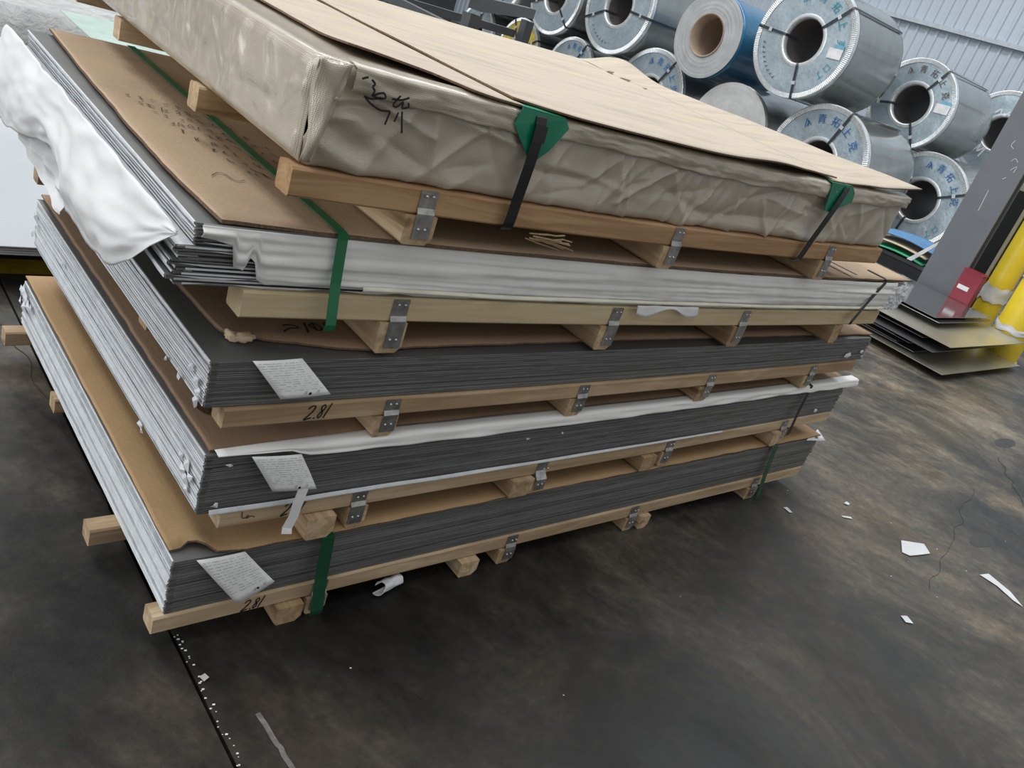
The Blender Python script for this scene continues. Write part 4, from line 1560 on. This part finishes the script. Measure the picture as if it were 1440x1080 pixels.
bar((2.10, 2.37, 1.225), (3.70, 3.85, 1.225), .065, 'top_rail')
bar((3.68, 3.83, 0), (3.68, 3.83, 1.17), .07, 'leg')
bar((2.12, 2.40, 0), (2.12, 2.40, 1.17), .07, 'leg')
bar((2.35, 3.62, 1.06), (3.60, 3.86, 1.06), .05, 'side_rail')
bar((2.38, 3.60, 0), (2.38, 3.60, 1.20), .05, 'leg')
bar((2.12, 2.40, 1.06), (2.38, 3.60, 1.06), .05, 'side_rail')
cb = root('dark_cabinet', 'dark cabinet standing behind the rack frame', 'cabinet', (3.6, 5.6, 0), .5)
box_obj('cabinet_body', (0, 0, .05), (1.3, .8, 1.15), MAT['column_dark'], cb, 1, .01)
box_obj('cabinet_top', (-.02, -.02, 1.15), (1.32, .82, 1.18), MAT['frame_grey'], cb, 1, .006)
box_obj('cabinet_plinth', (.03, .03, 0), (1.27, .77, .05), MAT['runner_dark'], cb)

# ------------------------------------------------------------------ white sheet piles at the far left
def white_pile(x0, x1, y0, y1, zt, label):
    r = root('white_sheet_pile', label, 'metal sheets', (x0, y0, 0))
    for k in range(4):
        box_obj('steel_sheet', (.004 * k, .003 * k, zt - .030 + k * .0066), (x1 - x0, y1 - y0, zt - .030 + k * .0066 + .0052), MAT['coil_grey_face'], r, 1, 0)
    box_obj('white_film', (-.002, -.002, zt - .0036), (x1 - x0 + .002, y1 - y0, zt), MAT['white_gloss'], r, 1, .001)
    for yy in (.34, (y1 - y0) / 2, y1 - y0 - .22):
        box_obj('runner', (.05, yy + .12, 0), (x1 - x0 - .05, yy + .20, zt - .031), MAT['runner_dark'], r)
    return r


white_pile(-2.2, .55, 1.62, 3.05, .15, 'nearest white-filmed sheet pile at the left edge of the picture')
white_pile(-1.6, .58, 3.45, 4.05, .18, 'farther white-filmed sheet pile at the upper left')
# low stack wrapped in crumpled grey film
cw = root('film_wrapped_pile', 'low pile wrapped in crumpled silvery film at the top left', 'wrapped pile', (-1.5, 4.15, 0))


def crumple(u, v):
    x, y = 4.6 * u, 3.2 * v
    e = min(u, 1 - u, v, 1 - v)
    z = .42 if e > .02 else .42 * e / .02
    return (x, y, z + (.03 * nz(x * 3, y * 5) + .02 * nz(x * 8, y * 11, 3)) * (1 if e > .02 else 0))


grid_obj('crumpled_wrapping', crumple, 120, 90, MAT['crumple'], cw)
gp = root('green_sheet_pile', 'pale green plastic sheets on a dark crate behind the scribbled board', 'plastic sheet', (.64, 3.22, 0))
box_obj('crate', (.30, 0.02, 0), (1.0, .7, .50), MAT['runner_dark'], gp, 1, .01)
box_obj('green_sheet', (.30, -.02, .50), (1.02, .72, .512), MAT['board_green'], gp, 1, .002)
box_obj('clear_sheet', (.04, -.01, .5125), (.40, .68, .516), MAT['pale_green'], gp, 1, .002)

# ------------------------------------------------------------------ scraps on the floor
def floor_scrap(name, pts, mat, label, cat, lift=.004):
    cx = sum(p[0] for p in pts) / len(pts)
    cy = sum(p[1] for p in pts) / len(pts)
    v = [(p[0] - cx, p[1] - cy, .003 + lift * abs(nz(p[0] * 9, p[1] * 9, 2))) for p in pts]
    k = len(v)
    vs = v + [(x, y, z - .0012) for x, y, z in v]
    fs = [tuple(range(k)), tuple(reversed(range(k, 2 * k)))] + [(i, k + i, k + (i + 1) % k, (i + 1) % k) for i in range(k)]
    return tag(put(name, mesh(name, vs, fs, mat), None, None, (cx, cy, 0)), label, cat)


floor_scrap('paper_scrap', [(2.515, -.450), (2.60, -.405), (2.70, -.455), (2.655, -.50), (2.575, -.485), (2.53, -.475)], MAT['paper'], 'rounded white paper scrap lying alone on the open floor', 'paper scrap')
floor_scrap('paper_scrap', [(2.765, -.655), (2.82, -.668), (2.80, -.76), (2.745, -.825), (2.745, -.79), (2.77, -.72)], MAT['paper'], 'long white paper strip on the floor near the right edge', 'paper scrap')
floor_scrap('film_curl', [(2.215, -.10), (2.235, -.105), (2.225, -.135), (2.21, -.13)], MAT['tape'], 'thin white curl on the floor just right of the lowest pallet', 'scrap')
floor_scrap('film_curl', [(2.57, -.165), (2.60, -.16), (2.60, -.175), (2.58, -.18)], MAT['tape'], 'small white curl on the floor, upper one of two right of the stack', 'scrap')
floor_scrap('film_curl', [(2.46, -.215), (2.50, -.235), (2.495, -.245), (2.46, -.225)], MAT['tape'], 'small white sliver on the floor, lower one of two right of the stack', 'scrap')
floor_scrap('film_curl', [(2.10, -.645), (2.125, -.655), (2.11, -.685), (2.085, -.67)], MAT['tape'], 'bent white chip on the floor left of the long paper strip', 'scrap')
floor_scrap('film_curl', [(.046, -.10), (.058, -.096), (.062, -.108), (.05, -.114)], MAT['beige'], 'small beige chip beside the floor joint in front of the stack', 'scrap')
# folded white wrapper under the front board of the lowest pallet
def wrapper(u, v):
    a = u * 5.2
    q = .014 + .004 * nz(a, v * 3)
    return (.07 * v + .012 * math.sin(a) * (1 - v), q * math.cos(a), .024 + q * math.sin(a))


tag(grid_obj('film_wrapper', wrapper, 20, 8, MAT['tape'], None, .001, False, None, (.50, -.015, 0), .25), 'crumpled white wrapper on the floor under the lowest pallet front', 'wrapper')
# white flecks scattered along the joint
bm = bmesh.new()
rnd = random.Random(5)
for k in range(60):
    y = .02 - .42 * rnd.random() if k < 42 else rnd.uniform(-1, .4)
    x = .042 + rnd.uniform(-.005, .006) if k < 42 else rnd.uniform(.3, 3.4)
    s = rnd.uniform(.0015, .004)
    vs = [bm.verts.new((x + s * math.cos(a), y + s * .8 * math.sin(a), .0016)) for a in (0.3, 1.9, 3.4, 5.1)]
    bm.faces.new(vs)
fl = bmesh_obj('paper_flecks', bm, MAT['paper'])
fl['kind'] = 'stuff'
tag(fl, 'white flecks scattered on the dark floor, thickest along the joint', 'flecks')
